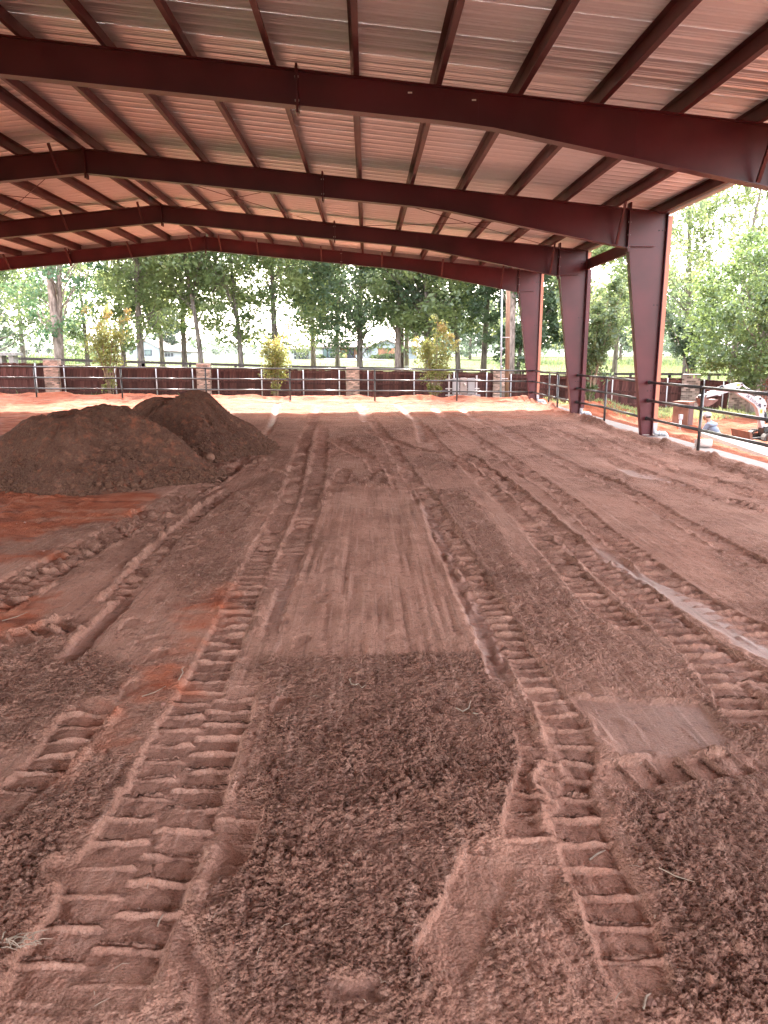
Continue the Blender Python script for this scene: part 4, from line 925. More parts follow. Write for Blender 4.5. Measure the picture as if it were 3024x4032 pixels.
def leaf_cloud(centers, radii, per, size, rng, flat=.75, droop=0.):
    """leaf-sized bent quads scattered round the clump centres"""
    C = np.asarray(centers, float); n = len(C); m = per*n
    ci = np.repeat(np.arange(n), per); d = rng.normal(0, 1, (m, 3)); d /= np.linalg.norm(d, axis=1)[:, None]+1e-9
    r = rng.random(m)**.5; P = C[ci]+d*(np.asarray(radii)[ci]*r)[:, None]*np.array([1, 1, flat]); P[:, 2] -= droop*r*np.asarray(radii)[ci]
    nrm = rng.normal(0, 1, (m, 3)); nrm[:, 2] = np.abs(nrm[:, 2])+.3; nrm /= np.linalg.norm(nrm, axis=1)[:, None]
    u = np.cross(nrm, rng.normal(0, 1, (m, 3))); u /= np.linalg.norm(u, axis=1)[:, None]+1e-9; v = np.cross(nrm, u)
    s = (size*np.exp(rng.normal(0, .3, m)))[:, None]
    V = np.stack([P-u*s, P-v*s*.5+nrm*s*.12, P+u*s, P+v*s*.5+nrm*s*.12], 1).reshape(-1, 3)
    tint = np.clip(np.repeat(rng.random(n), per)*.6+rng.random(m)*.5-.05, 0, 1)
    return V, np.repeat(tint, 4), P
def quads(n): return np.arange(n*4, dtype=np.int32).reshape(-1, 4)

def tree(name, label, x, y, H, r, base, cr, ncl, per, leaf, lsize, bark=None, lean=(0, 0), seed=1, z0=None, cat='tree', group=None, shape='round', clr=None, double=False, limbs=None, squash=1., top=.9):
    rng = np.random.default_rng(seed*13+5); rr = random.Random(seed)
    z0 = float(field_z(np.array([float(x)]), np.array([float(y)]))[0]) if z0 is None else z0
    t = thing(name, label, cat, (x, y, z0), group)
    b = MB(); bark = bark or M_BARK
    r = r*.66; ncl = int(ncl*1.1); base = base*.74
    def trunk(dx, dy, HH, rad, ph):
        pts = []; 
        for i in range(9):
            f = i/8; pts.append(Vector((dx*f+lean[0]*f**1.5+.12*H/10*math.sin(f*5+ph)*f, dy*f+lean[1]*f+.1*H/10*math.cos(f*4+ph)*f, HH*f-.25*(i == 0))))
        rad_ = [rad*(1.35 if i == 0 else 1)*(1-.82*(i/8)**1.1) for i in range(9)]
        b.tube(pts, rad_, 9); return pts, rad_
    tp, tr_ = trunk(0, 0, H*top, r, seed)
    tps = [(tp, tr_)]
    if double: tps.append(trunk(double[0], double[1], H*top*.93, r*.75, seed+2))
    cz = (base+H)/2; hz = (H-base)/2
    Cs, Rs = [], []; rc = clr or cr*.24
    for i in range(ncl):
        for _ in range(30):
            d = rng.normal(0, 1, 3); d /= np.linalg.norm(d); q = (.35+.65*rng.random()**.6)
            p = np.array([d[0]*cr*q, d[1]*cr*q*squash, cz+d[2]*hz*q])
            if shape == 'cone':
                f = (p[2]-base)/(H-base); w = cr*(1.08-f*.95); p[:2] = d[:2]/(np.linalg.norm(d[:2])+1e-6)*w*(.2+.8*rng.random()**.7)
            if shape == 'pine':
                f = (p[2]-base)/(H-base); p[:2] *= (.55+.6*math.sin(f*2.6))
            if shape == 'flat' and p[2] < base+.3*hz*rng.random(): continue
            break
        f = min(1, max(0, p[2]/(H*top))); k = f*8; i0 = min(7, int(k)); off = tps[i % len(tps)][0][i0].lerp(tps[i % len(tps)][0][i0+1], k-i0)
        p[0] += off.x; p[1] += off.y
        Cs.append(p); Rs.append(rc*(.65+.7*rng.random()))
    nl = limbs if limbs is not None else max(6, ncl//4)
    for i in range(nl):
        c = Vector(Cs[rng.integers(len(Cs))]); pts, rad_ = tps[i % len(tps)]
        zs = max(base*.55, c.z*rr.uniform(.45, .8)-.1*H*0); f = min(.93, max(.12, zs/(H*top))); k = f*8; i0 = int(k); s = pts[i0].lerp(pts[i0+1], k-i0)
        rs = r*(1-.82*f**1.1)*rr.uniform(.15, .30)
        mid = s.lerp(c, .5)+Vector((rr.uniform(-.1, .1), rr.uniform(-.1, .1), rr.uniform(-.05, .12)))*(c-s).length
        b.tube([s, s.lerp(mid, .5)+Vector((0, 0, .03*(c-s).length)), mid, mid.lerp(c, .55)+Vector((rr.uniform(-.1, .1), 0, rr.uniform(-.05, .08)))*cr*.4, c], [rs, rs*.8, rs*.6, rs*.4, rs*.15], 6)
        for q in range(2):
            c2 = Vector(Cs[rng.integers(len(Cs))])
            if (c2-mid).length < cr*1.0: b.tube([mid, mid.lerp(c2, .5)+Vector((0, 0, .04*cr)), c2], [rs*.45, rs*.3, rs*.08], 5)
    b.build('trunk', bark, t, True)
    V, tint, P = leaf_cloud(Cs, Rs, per, lsize, rng, .7)
    at_ = dict(tint=tint)
    if leaf == 'crape': at_['tip'] = np.repeat(np.clip((P[:, 2]/H-.45)*1.3, 0, 1)*(np.repeat(rng.random(ncl), per) > .35)*rng.random(len(P)), 4)
    np_mesh('crown', V, quads(len(P)), LEAF[leaf], t, False, at_)
    return t
def px_tree(px, Y, **k):
    q = at(px, 1440, Y); return tree(x=q.x, y=Y, **k)
TREES = 'shade trees along the field'
px_tree(235, 43, name='pine_tree', label='tall double-trunk pine at the left beside the first brick pillar', H=17, r=.42, base=3.4, cr=4.2, ncl=105, per=110, leaf='pine', lsize=.10, bark=M_BARKP, seed=2, shape='pine', double=(.9, .2), clr=.80, group=TREES)
px_tree(-30, 52, name='oak_tree', label='spreading oak at the far left edge with low branches', H=15, r=.4, base=3.2, cr=6.2, ncl=105, per=115, leaf='oak', lsize=.13, seed=3, group=TREES)
px_tree(95, 66, name='oak_tree', label='round oak far behind the double-trunk pine', H=13, r=.35, base=2.6, cr=4.8, ncl=70, per=90, leaf='far', lsize=.16, seed=31, group=TREES)
px_tree(490, 48, name='oak_tree', label='slim oak behind the left crape myrtle', H=14, r=.26, base=2.4, cr=3.0, ncl=70, per=120, leaf='oak', lsize=.11, seed=4, group=TREES)
px_tree(558, 46, name='oak_tree', label='straight-trunked oak left of the white barn gable', H=16, r=.34, base=4.0, cr=4.2, ncl=100, per=120, leaf='light', lsize=.12, seed=5, group=TREES)
px_tree(727, 50, name='oak_tree', label='oak with dark low trunk right of the barn', H=15, r=.30, base=3.8, cr=3.6, ncl=90, per=120, leaf='oak', lsize=.12, seed=6, group=TREES)
px_tree(795, 46, name='oak_tree', label='leaning oak behind the second brick pillar', H=16, r=.25, base=4.0, cr=4.2, ncl=105, per=120, leaf='light', lsize=.12, lean=(-1.9, 0), seed=7, group=TREES)
px_tree(950, 47, name='oak_tree', label='slender dark-trunked oak left of the middle crape myrtle', H=15, r=.27, base=3.2, cr=4.0, ncl=95, per=120, leaf='oak', lsize=.11, lean=(-.7, 0), seed=8, group=TREES)
px_tree(1087, 49, name='oak_tree', label='dense pale-green oak behind the middle crape myrtle', H=15, r=.34, base=2.6, cr=5.0, ncl=150, per=125, leaf='light', lsize=.12, seed=9, group=TREES)
px_tree(1235, 58, name='pine_tree', label='bushy dark pine left of the dark round tree', H=15, r=.32, base=3.2, cr=3.8, ncl=90, per=130, leaf='pine', lsize=.10, bark=M_BARKP, seed=10, shape='pine', clr=.8, group=TREES)
px_tree(1418, 50, name='oak_tree', label='dark round oak with a short black trunk in front of the house', H=13, r=.33, base=2.3, cr=5.2, ncl=160, per=130, leaf='dark', lsize=.12, seed=11, group=TREES, squash=.9)
px_tree(1566, 47, name='pine_tree', label='pale straight pine trunk just left of the utility poles', H=17, r=.32, base=5.2, cr=3.6, ncl=70, per=120, leaf='oak', lsize=.12, bark=M_BARKP, seed=12, shape='pine', group=TREES)
px_tree(1690, 46, name='oak_tree', label='crooked oak behind the right crape myrtle', H=14, r=.33, base=3.0, cr=4.0, ncl=120, per=125, leaf='light', lsize=.12, lean=(-.8, 0), seed=13, group=TREES)
px_tree(1806, 47, name='oak_tree', label='oak with an ivy-clad trunk above the meter boxes', H=12.5, r=.28, base=3.0, cr=3.6, ncl=100, per=120, leaf='dark', lsize=.12, lean=(-1.2, 0), seed=14, group=TREES)
px_tree(1902, 48, name='oak_tree', label='leaning dark-barked oak left of the power mast', H=15, r=.33, base=4.4, cr=3.4, ncl=60, per=110, leaf='light', lsize=.12, lean=(.9, 0), seed=15, group=TREES)
px_tree(2013, 42, name='pine_tree', label='tall bare pine trunk right of the wooden service post', H=19, r=.31, base=8.0, cr=3.4, ncl=60, per=110, leaf='pine', lsize=.11, bark=M_BARKP, lean=(.3, 0), seed=16, shape='pine', group=TREES)
px_tree(2036, 44, name='oak_tree', label='low broad-leaved tree leaning beside the farthest column', H=9, r=.2, base=1.8, cr=2.8, ncl=80, per=110, leaf='dark', lsize=.14, lean=(1.0, 0), seed=17, group=TREES)
px_tree(2240, 46, name='oak_tree', label='bright oak seen between the farthest and middle columns', H=12, r=.25, base=3.0, cr=3.2, ncl=90, per=110, leaf='light', lsize=.12, seed=18, group=TREES)
px_tree(2420, 55, name='oak_tree', label='open-crowned oak seen between the middle and nearest columns', H=15, r=.3, base=2.5, cr=4.4, ncl=90, per=110, leaf='oak', lsize=.13, seed=19, group=TREES)
px_tree(2700, 43, name='oak_tree', label='tall thin-leaved oak right of the nearest column', H=14.5, r=.30, base=4.2, cr=4.6, ncl=120, per=80, leaf='oak', lsize=.11, lean=(-.6, 0), seed=20, group=TREES, clr=.85)
px_tree(2880, 40, name='oak_tree', label='second thin-leaved oak behind the cedar at the right', H=13.5, r=.28, base=4.0, cr=4.2, ncl=110, per=80, leaf='light', lsize=.11, lean=(.8, 0), seed=21, group=TREES, clr=.8)
px_tree(2440, 110, name='oak_tree', label='distant round tree across the field behind the nearest column', H=11, r=.3, base=1.5, cr=6, ncl=60, per=80, leaf='far', lsize=.24, seed=22, group='far trees across the field')
px_tree(2660, 105, name='oak_tree', label='distant tree across the field right of the nearest column', H=12, r=.3, base=1.5, cr=6, ncl=60, per=80, leaf='far', lsize=.24, seed=23, group='far trees across the field')
px_tree(2900, 100, name='oak_tree', label='distant dark tree across the field behind the cedar', H=12, r=.3, base=1.5, cr=6, ncl=60, per=80, leaf='far', lsize=.24, seed=24, group='far trees across the field')
px_tree(1850, 120, name='oak_tree', label='distant rounded tree right of the house', H=11, r=.3, base=1.2, cr=6, ncl=60, per=80, leaf='far', lsize=.26, seed=25, group='far trees across the field')
px_tree(660, 215, name='pine_tree', label='distant pine behind the barn roof', H=15, r=.35, base=4, cr=5, ncl=50, per=80, leaf='far', lsize=.4, seed=26, group='far trees across the field')
px_tree(345, 62, name='oak_tree', label='leafy oak filling the gap between the pine and the left crape myrtle', H=12, r=.3, base=1.6, cr=4.0, ncl=60, per=100, leaf='oak', lsize=.15, seed=51, group=TREES)
px_tree(640, 60, name='oak_tree', label='pale oak rising behind the barn gable', H=14, r=.3, base=5.2, cr=4.6, ncl=70, per=100, leaf='light', lsize=.15, seed=52, group=TREES)
px_tree(1330, 62, name='oak_tree', label='oak rising behind the bushy dark pine', H=14, r=.3, base=4.4, cr=4.4, ncl=70, per=100, leaf='oak', lsize=.15, seed=55, group=TREES)
# cedar at the right edge
qc = at(2957, 1627, 29.2)
tree('cedar_tree', 'big feathery cedar with a thick furrowed trunk at the right edge', qc.x, 29.2, 7.6, .34, 1.5, 3.1, 230, 110, 'cedar', .075, lean=(.9, 0), seed=27, z0=-.65, shape='round', clr=.55, limbs=40, group=TREES)
qc = at(3190, 1600, 33)
tree('cedar_tree', 'second feathery cedar mostly beyond the right edge', qc.x, 33, 8.5, .3, 1.5, 3.0, 150, 110, 'cedar', .08, seed=28, z0=-.6, clr=.6, group=TREES)
# crape myrtles in front of the board fence
def myrtle(label, px, py, Y, top_y, spread, n, seed, tips=True, leaf='crape', stems=8, lsize=.05, name='crape_myrtle'):
    g = at(px, py, Y); H = at(px, top_y, Y).z-g.z; rng = np.random.default_rng(seed); rr = random.Random(seed)
    t = thing(name, label, 'shrub', g, 'multi-stemmed crape myrtles by the board fence'); b = MB(); Cs = []; Rs = []
    for k in range(stems):
        a = 2*math.pi*k/stems+rr.uniform(-.3, .3); sp_ = spread*rr.uniform(.25, 1); hh = H*rr.uniform(.62, 1)
        p = [Vector((math.cos(a)*(.06+sp_*max(0, f)**1.3), math.sin(a)*(.06+.6*sp_*max(0, f)**1.3), hh*f)) for f in (-.03, .15, .35, .55, .75, .95)]
        p = [v+Vector((rr.uniform(-.04, .04), rr.uniform(-.04, .04), 0)) for v in p]
        b.tube(p, [.032, .028, .023, .017, .011, .004], 6)
        for q in range(n):
            f = rr.uniform(.42, 1.0); i = min(4, int(f*5)); c = p[i].lerp(p[i+1], f*5-i) if f < 1 else p[5]
            e = c+Vector((rr.uniform(-1, 1), rr.uniform(-1, 1), rr.uniform(-.2, .6)))*(.36*(1.25-f)+.08); b.tube([c, e], [.007, .003], 4)
            Cs.append(e); Rs.append(.20*(1.3-f)+.10)
        for q in range(1):
            c = p[1]+Vector((rr.uniform(-.15, .15), rr.uniform(-.15, .15), rr.uniform(-.1, .3))); Cs.append(c); Rs.append(.13)
    b.build('stem', M_STEM, t, True)
    V, tint, P = leaf_cloud(Cs, np.array(Rs)*1.25, 38, lsize*1.05, rng, 1.); tip = np.clip((P[:, 2]/H-.55)*1.6, 0, 1)*(rng.random(len(P)) < .75)*np.repeat(rng.random(len(Cs)) > .3, 38)*rng.uniform(.4, 1, len(P))
    np_mesh('crown', V, quads(len(P)), LEAF[leaf], t, False, dict(tint=tint, tip=np.repeat(tip if tips else tip*0, 4)))
myrtle('crape myrtle with yellowing leaves left of the soil heaps', 437, 1571, 32.6, 1150, 1.1, 12, 41)
myrtle('narrow crape myrtle with orange tips behind the middle of the arena', 1087, 1577, 32.9, 1236, .85, 11, 42)
myrtle('two-lobed crape myrtle with orange tips left of the meter boxes', 1708, 1582, 33.2, 1225, 1.15, 13, 43)
myrtle('large green crape myrtle with many pale stems right of the middle column', 2316, 1612, 31.6, 1030, 1.7, 22, 44, False, 'oak', 11, .07)
myrtle('open multi-stemmed shrub behind the broad brick pillar', 2722, 1480, 37, 1190, 1.9, 16, 45, False, 'dark', 9, .07)
# far woods and hills
def woods(name, spans, seed, size, per):
    rng = np.random.default_rng(seed); Cs = []; Rs = []
    for (p0, p1, Y0, Y1, hmin, hmax, n) in spans:
        for i in range(n):
            Y = rng.uniform(Y0, Y1); q = at(rng.uniform(p0, p1), 1400, Y); g = float(field_z(np.array([q.x]), np.array([Y]))[0]); H = rng.uniform(hmin, hmax)
            for k in range(5):
                z = H*rng.uniform(.12, 1); w = H*.34*math.sin(math.pi*min(.97, .25+z/H*.72))
                Cs.append((q.x+rng.normal(0, w*.6), Y+rng.normal(0, w*.6), g+z)); Rs.append(H*.16*rng.uniform(.7, 1.3))
    V, tint, P = leaf_cloud(Cs, Rs, per, size, rng, .8)
    o = np_mesh(name, V, quads(len(P)), LEAF['far'], None, False, dict(tint=tint)); o['kind'] = 'stuff'
woods('far_woods', [(-600, 760, 210, 260, 6, 11, 75), (700, 1260, 420, 480, 7, 12, 60), (1600, 2120, 170, 210, 8, 13, 45), (2100, 3500, 150, 200, 10, 17, 80)], 77, .55, 26)
hx = np.linspace(-900, 900, 160); hz = 14+7*fbm(hx, hx*0+3, .004, 4, 500)+2*fbm(hx, hx*0, .03, 3, 501)
hv = [(a, 780, -6) for a in hx]+[(a, 860, z) for a, z in zip(hx, hz)]+[(a, 1000, -6) for a in hx]
M_HILL = mat('wooded_hill', (.05, .085, .045), .95, 0, .4, .06, .8, .3, col2=(.08, .11, .06))
MB().add(hv, [(r*160+i, r*160+i+1, (r+1)*160+i+1, (r+1)*160+i) for r in (0, 1) for i in range(159)]).build('hills', M_HILL, None, True)['kind'] = 'structure'

# ------------------------------------------------------------------ grass and weeds
def grass(name, pts, h, seed, leaf='shrub', w=.012):
    rng = np.random.default_rng(seed); n = len(pts); a = rng.random(n)*6.28; hh = h*np.exp(rng.normal(0, .35, n)); P = np.asarray(pts)
    dx, dy = np.cos(a), np.sin(a); ln = rng.uniform(.1, .7, n)*hh
    W = w*(.7+.6*rng.random(n)); z = np.zeros(n)
    A = P+np.stack([-dy*W, dx*W, z-.02], 1); B = P+np.stack([dy*W, -dx*W, z-.02], 1); T = P+np.stack([dx*ln, dy*ln, hh], 1); M = P+np.stack([dx*ln*.3+dy*W*.8, dy*ln*.3-dx*W*.8, hh*.55], 1)
    V = np.stack([A, B, M, T], 1).reshape(-1, 3)
    o = np_mesh(name, V, quads(n), LEAF[leaf], None, False, dict(tint=np.repeat(rng.random(n), 4))); o['kind'] = 'stuff'
rg = np.random.default_rng(5); n = 9000; gx = rg.uniform(-17, -3.5, n); gy = 31.2+rg.random(n)**.8*1.9; ok = fbm(gx, gy, .8, 3, 601)+.45*(gx < -6) > .0
grass('fence_grass', np.stack([gx, gy, field_z(gx, gy)], 1)[ok], .13, 6)
w = CGR*(CV[:, 0] < 16)*(CV[:, 0] > 7.6)*(CV[:, 1] > 14)*(CV[:, 1] < 32); k = rg.choice(len(w), 7000, p=w/w.sum())
grass('weed_patch', CV[k], .10, 8, 'light')
n = 22000; gy = 36+rg.random(n)**2*60; gx = rg.uniform(-.62, .62, n)*gy; grass('field_grass', np.stack([gx, gy, field_z(gx, gy)], 1), .16, 9, 'shrub', .02)
n = 2500; gy = 96+rg.normal(0, 2.5, n); gx = rg.uniform(-55, -33, n); grass('fence_weeds', np.stack([gx, gy, field_z(gx, gy)], 1), .7, 10, 'shrub', .06)
n = 2000; gy = 92+rg.normal(0, 2.5, n); gx = rg.uniform(15, 52, n); grass('pasture_weeds', np.stack([gx, gy, field_z(gx, gy)], 1), .5, 12, 'shrub', .05)

# ------------------------------------------------------------------ poles, wires, meters
M_WOODP = mat('weathered_pole', (.30, .24, .19), .85, 0, .25, 3, .5, 20, stretch=(5, 5, .5)); M_WOODD = mat('dark_pole', (.085, .055, .05), .85, 0, .3, 3, .4, 20, stretch=(5, 5, .5))
M_WOODB = mat('brown_post', (.26, .15, .095), .85, 0, .3, 3, .5, 20, stretch=(6, 6, .5)); M_MAST = mat('grey_conduit', (.50, .53, .60), .4, .3, .05)
for nm, px, top, m, r, lb in (('utility_pole', 1583, 1150, M_WOODD, .15, 'dark creosoted utility pole left of its paler twin'), ('utility_pole', 1599, 1170, M_WOODP, .17, 'pale grey utility pole touching the dark pole')):
    q = at(px, 1440, 52); t = thing(nm, lb, 'pole', (q.x, 52 if m is M_WOODD else 51.4, -.2), 'twin utility poles behind the board fence')
    h = at(px, top, 52).z+.2; MB().tube([(0, 0, -.5), (0, 0, h)], [r, r*.8], 12).build('shaft', m, t, True)
    if m is M_WOODP:
        MB().box(-.25, .75, -.05, .05, h-1.55, h-1.44).build('cross_arm', M_GALV, t); MB().blob((.68, 0, h-1.38), .07, 2, 8, 6, 0).build('insulator', M_PVC, t, True)
        MB().box(-.12, .12, -.20, -.165, 1.15, 1.32).build('id_plate', M_TAG, t)
    else: MB().box(-.11, .11, -.19, -.155, .9, 1.02).build('band', M_TAG, t)
a = at(1590, 1236, 51.5)
for dz, lb, col_ in ((0, 'upper overhead wire running from the utility poles', 1), (-.22, 'lower overhead wire running from the utility poles', 1)):
    p = [at(-700, 1232, 60), at(0, 1246, 57), at(700, 1262, 55), at(1300, 1250, 52.5), a, at(2000, 1241, 50), at(2800, 1190, 48), at(3600, 1120, 46)]
    tag(MB().tube([v+Vector((0, 0, dz)) for v in p], .018, 5).build('overhead_wire', M_PIPE), lb, 'wire', 'overhead wires')
q = at(1971, 1590, 33.2); t = thing('service_mast', 'slim pale grey metal power mast in front of a brick pillar', 'mast', q)
top = at(1978, 1085, 33.2)-q; MB().tube([(0, 0, -.3), top], .038, 10).build('conduit', M_MAST, t, True)
MB().tube([top, top+Vector((.02, 0, .12)), top+Vector((.14, 0, .15)), top+Vector((.2, 0, .06))], .055, 8).build('weather_head', M_MAST, t, True)
for z in (1.55, 2.35): MB().tube([(.0, 0, z), (.01, 0, z+.12)], .05, 10).build('coupling', M_MAST, t, True)
for z in (1.1, 2.9): MB().box(-.04, .30, -.02, .02, z, z+.03).build('strap', M_GALV, t)
q = at(1996, 1588, 33.35); t = thing('service_post', 'tall brown wooden post right beside the slim power mast', 'post', q)
MB().tube([(0, 0, -.3), at(2003, 1010, 33.35)-q], [.105, .092], 12).build('shaft', M_WOODB, t, True)
o = at(1823, 1588, 33.3); t = thing('meter_rack', 'rack of three grey electric meter boxes on white posts by the fence', 'meter rack', o)
P = lambda x, y: at(1600+x*.3617, 1250+y*.3617, 33.3)-o
M_BOX = mat('meter_grey', (.40, .38, .40), .5, .1, .06, 3); M_BOX2 = mat('meter_taupe', (.42, .34, .32), .5, .1, .06, 3); M_RED = mat('red_label', (.55, .06, .05), .6); M_GLASS = mat('meter_glass', (.70, .62, .60), .15, 0, .03)
for x in (467, 767): a = P(x, 612 if x < 500 else 630); MB().box(a.x-.035, a.x+.035, -.02, .02, -.3, a.z).build('post', M_GALV, t)
for y, x0, x1 in ((675, 425, 800), (775, 425, 795), (845, 425, 800), (900, 425, 740)): a, b = P(x0, y), P(x1, y); MB().box(a.x, b.x, -.065, -.021, a.z-.02, a.z+.02).build('strut', M_GALV, t)
for x0, x1, y0, y1, m in ((497, 573, 660, 832, M_BOX), (579, 656, 658, 828, M_BOX2), (663, 740, 660, 832, M_BOX)):
    a, b = P(x0, y1), P(x1, y0); bx = MB().box(a.x, b.x, -.22, -.067, a.z, b.z).build('meter_box', m, t)
    MB().box(a.x+.012, b.x-.012, -.228, -.2205, a.z+.015, b.z-.02).build('cover', m, bx)
a = P(630, 728); MB().tube([(a.x, -.229, a.z), (a.x, -.30, a.z)], [.062, .055], 16).build('meter', M_GLASS, t, True)
a = P(700, 690); MB().box(a.x-.045, a.x+.045, -.2325, -.2285, a.z-.018, a.z+.018).build('red_label', M_RED, t)
for x in (549, 585): a, b = P(x, 832), P(x, 925); MB().tube([(a.x, -.14, a.z), (a.x, -.14, -.2)], .028 if x < 560 else .04, 10).build('conduit', M_MAST, t, True)
a = P(703, 832); MB().tube([(a.x, -.14, a.z), (a.x-.02, -.14, a.z-.3), (a.x-.02, -.14, -.2)], .012, 6).build('cable', M_PIPE, t, True)
a, b = P(745, 912), P(803, 838); MB().box(a.x, b.x, -.10, .04, a.z, b.z).build('junction_box', M_BOX, t)
a, b = P(468, 905), P(488, 880); MB().box(a.x, b.x, -.12, -.067, a.z, b.z).build('outlet', M_BOX, t)

# ------------------------------------------------------------------ house and barn
M_WHITE = mat('white_brick_wall', (.40, .42, .44), .8, 0, .08, 3, .3, 10); M_SIDING = mat('pale_siding', (.33, .38, .43), .7, 0, .06, 3)
M_ROOFS = mat('brown_shingle', (.22, .17, .15), .9, 0, .3, 2, .5, 8); M_CEDAR = mat('cedar_board', (.36, .17, .09), .7, 0, .3, 2, stretch=(4, 4, .5), rnd=.25); M_DARK = mat('dark_frame', (.02, .025, .03), .5)
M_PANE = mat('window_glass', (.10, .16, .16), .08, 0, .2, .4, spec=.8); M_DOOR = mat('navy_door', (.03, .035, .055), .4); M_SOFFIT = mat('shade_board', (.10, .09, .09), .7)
HY = 130; o = at(1400, 1416, HY); t = thing('house', 'low white house with a brown roof and a tall cedar-clad wing', 'house', o)
H_ = lambda x, y, d=0: at(1100+x*.3617, 1250+y*.3617, HY)-o+Vector((0, d, 0))
def wall(x0, x1, y0, y1, m, d0, d1, nm='wall', par=None):
    a, b = H_(x0, y1), H_(x1, y0); return MB().box(a.x, b.x, d0, d1, a.z, b.z).build(nm, m, par or t)
w1 = wall(395, 655, 322, 458, M_WHITE, 0, 8); w2 = wall(655, 858, 322, 458, M_SOFFIT, 1.5, 8); w3 = wall(858, 1010, 322, 458, M_WHITE, 0, 8)
wall(100, 392, 345, 455, M_WHITE, 3, 9); wall(1255, 1335, 300, 458, M_SIDING, 0, 8); wall(1336, 1500, 318, 458, M_SIDING, 1, 8)
wg = wall(1010, 1072, 290, 458, M_SIDING, -.6, 8)
for i in range(13):
    a, b = H_(1073+i*14, 458), H_(1073+i*14+13.2, 288); MB().box(a.x, b.x, -.55-(i % 2)*.03, .1, a.z, b.z).build('cedar_board', M_CEDAR, t)
wall(1073, 1255, 287, 457, M_SIDING, .12, 8)
for x0, x1, y0, y1, pw in ((477, 571, 337, 436, w1), (955, 988, 340, 386, w3), (1434, 1482, 343, 391, t)):
    d = .9 if pw is t else 0
    fr = wall(x0, x1, y0, y1, M_DARK, d-.10, d-.003, 'window', t); a, b = H_(x0+5, y1-5), H_(x1-5, y0+5)
    if x1-x0 > 60:
        m_ = (a.x+b.x)/2; MB().box(a.x, m_-.1, d-.14, d-.103, a.z, b.z).build('pane', M_PANE, fr); MB().box(m_+.1, b.x, d-.14, d-.103, a.z, b.z).build('pane', M_PANE, fr)
    else: MB().box(a.x, b.x, d-.14, d-.103, a.z, b.z).build('pane', M_PANE, fr)
dr = wall(735, 810, 345, 445, M_DOOR, 1.38, 1.497, 'door', t)
for x0, x1 in ((752, 765), (780, 793)): a, b = H_(x0, 385), H_(x1, 358); MB().box(a.x, b.x, 1.34, 1.377, a.z, b.z).build('pane', M_PANE, dr)
for x0, x1 in ((664, 692), (698, 734), (812, 852)): wall(x0, x1, 335, 446, M_CEDAR, 1.36, 1.497, 'cedar_panel')
wall(830, 856, 405, 455, M_WHITE, -.4, 1.3, 'porch_pier')
gd = wall(145, 300, 362, 450, M_DARK, 2.85, 2.997, 'garage_door', t)
def roof_slab(x0, x1, ye, yr, d0, d1, nm='roof'):
    a, b = H_(x0, ye), H_(x1, ye); r0 = H_(x0, yr).z
    vs = [(a.x-.4, d0-.6, a.z), (b.x+.4, d0-.6, a.z), (b.x+.4, (d0+d1)/2, r0), (a.x-.4, (d0+d1)/2, r0), (a.x-.4, d1+.6, a.z), (b.x+.4, d1+.6, a.z)]
    lo = [(x, y, z-.22) for x, y, z in vs]
    MB().add(vs+lo, [(0,1,2,3), (3,2,5,4), (7,6,9,8), (8,9,11,10), (0,6,7,1), (4,5,11,10), (0,3,9,6), (3,4,10,9), (1,7,8,2), (2,8,11,5)]).build(nm, M_ROOFS, t)
roof_slab(395, 1010, 318, 262, 0, 9); roof_slab(90, 392, 338, 262, 3, 10)
def gable(x0, xr, x1, ye, yr, d0, d1):
    a, r, b = H_(x0, ye), H_(xr, yr), H_(x1, ye); top = [(a.x-.5, a.z-.2), (r.x, r.z), (b.x+.5, b.z-.2), (b.x+.5, b.z-.45), (r.x, r.z-.28), (a.x-.5, a.z-.45)]
    MB().prism(top, d0-.7, d1).build('roof', M_ROOFS, t); MB().prism([(a.x, a.z-.25), (r.x, r.z-.30), (b.x, b.z-.25)], d0-.05, d1-.1).build('gable', M_SIDING, t)
gable(985, 1165, 1345, 318, 232, -.6, 8); roof_slab(1345, 1505, 314, 255, 1, 9)
M_SHR = LEAF['shrub']
for i, (px, Y, r, h, lb) in enumerate(((1210, 124, 2.2, 2.6, 'dark rounded evergreen bush in front of the garage'), (1262, 128, .7, .9, 'low green bush left of the house window'), (1322, 128, .9, 2.4, 'small conical evergreen right of the house window'),
        (1340, 127, 1.0, 1.0, 'pale flowering bush left of the house door'), (1476, 127, .9, .7, 'low bush below the cedar wing'), (1512, 127, 1.1, .8, 'long low bush at the right of the cedar wing'), (1547, 127, .8, .9, 'bush under the corner of the cedar wing'))):
    q = at(px, 1416, Y); rng = np.random.default_rng(900+i); g = q.z
    b = thing('garden_bush', lb, 'bush', q, 'garden bushes by the house'); MB().tube([(0, 0, -.3), (0, 0, h*.6)], .08, 6).build('stem', M_BARK, b)
    C = [(rng.normal(0, r*.45), rng.normal(0, r*.4), h*(.2+.7*rng.random())*(1)) for _ in range(26)]
    if i == 2: C = [(rng.normal(0, r*.5*(1-z)), rng.normal(0, r*.5*(1-z)), h*z) for z in np.linspace(.08, .98, 26)]
    V, ti, P_ = leaf_cloud(C, [r*.36]*26, 26, .14, rng, .9); np_mesh('foliage', V, quads(len(P_)), LEAF['light' if i == 3 else 'shrub'], b, False, dict(tint=ti))
dv = [at(1235, 1417, 126), at(1420, 1417, 126), at(1530, 1420, 112), at(1400, 1421, 104), at(1330, 1419.5, 114)]
MB().add([(p.x, p.y, float(field_z(np.array([p.x]), np.array([p.y]))[0])+.09) for p in dv], [(0,1,2,3,4)][::1]).build('driveway', M_CONC)['kind'] = 'structure'
BY = 190; o = at(582, 1407, BY); t = thing('barn', 'pale board-and-batten barn with a grey gable roof across the field', 'barn', o)
B_ = lambda x, y: at(x*.6028, 950+y*.6028, BY)-o
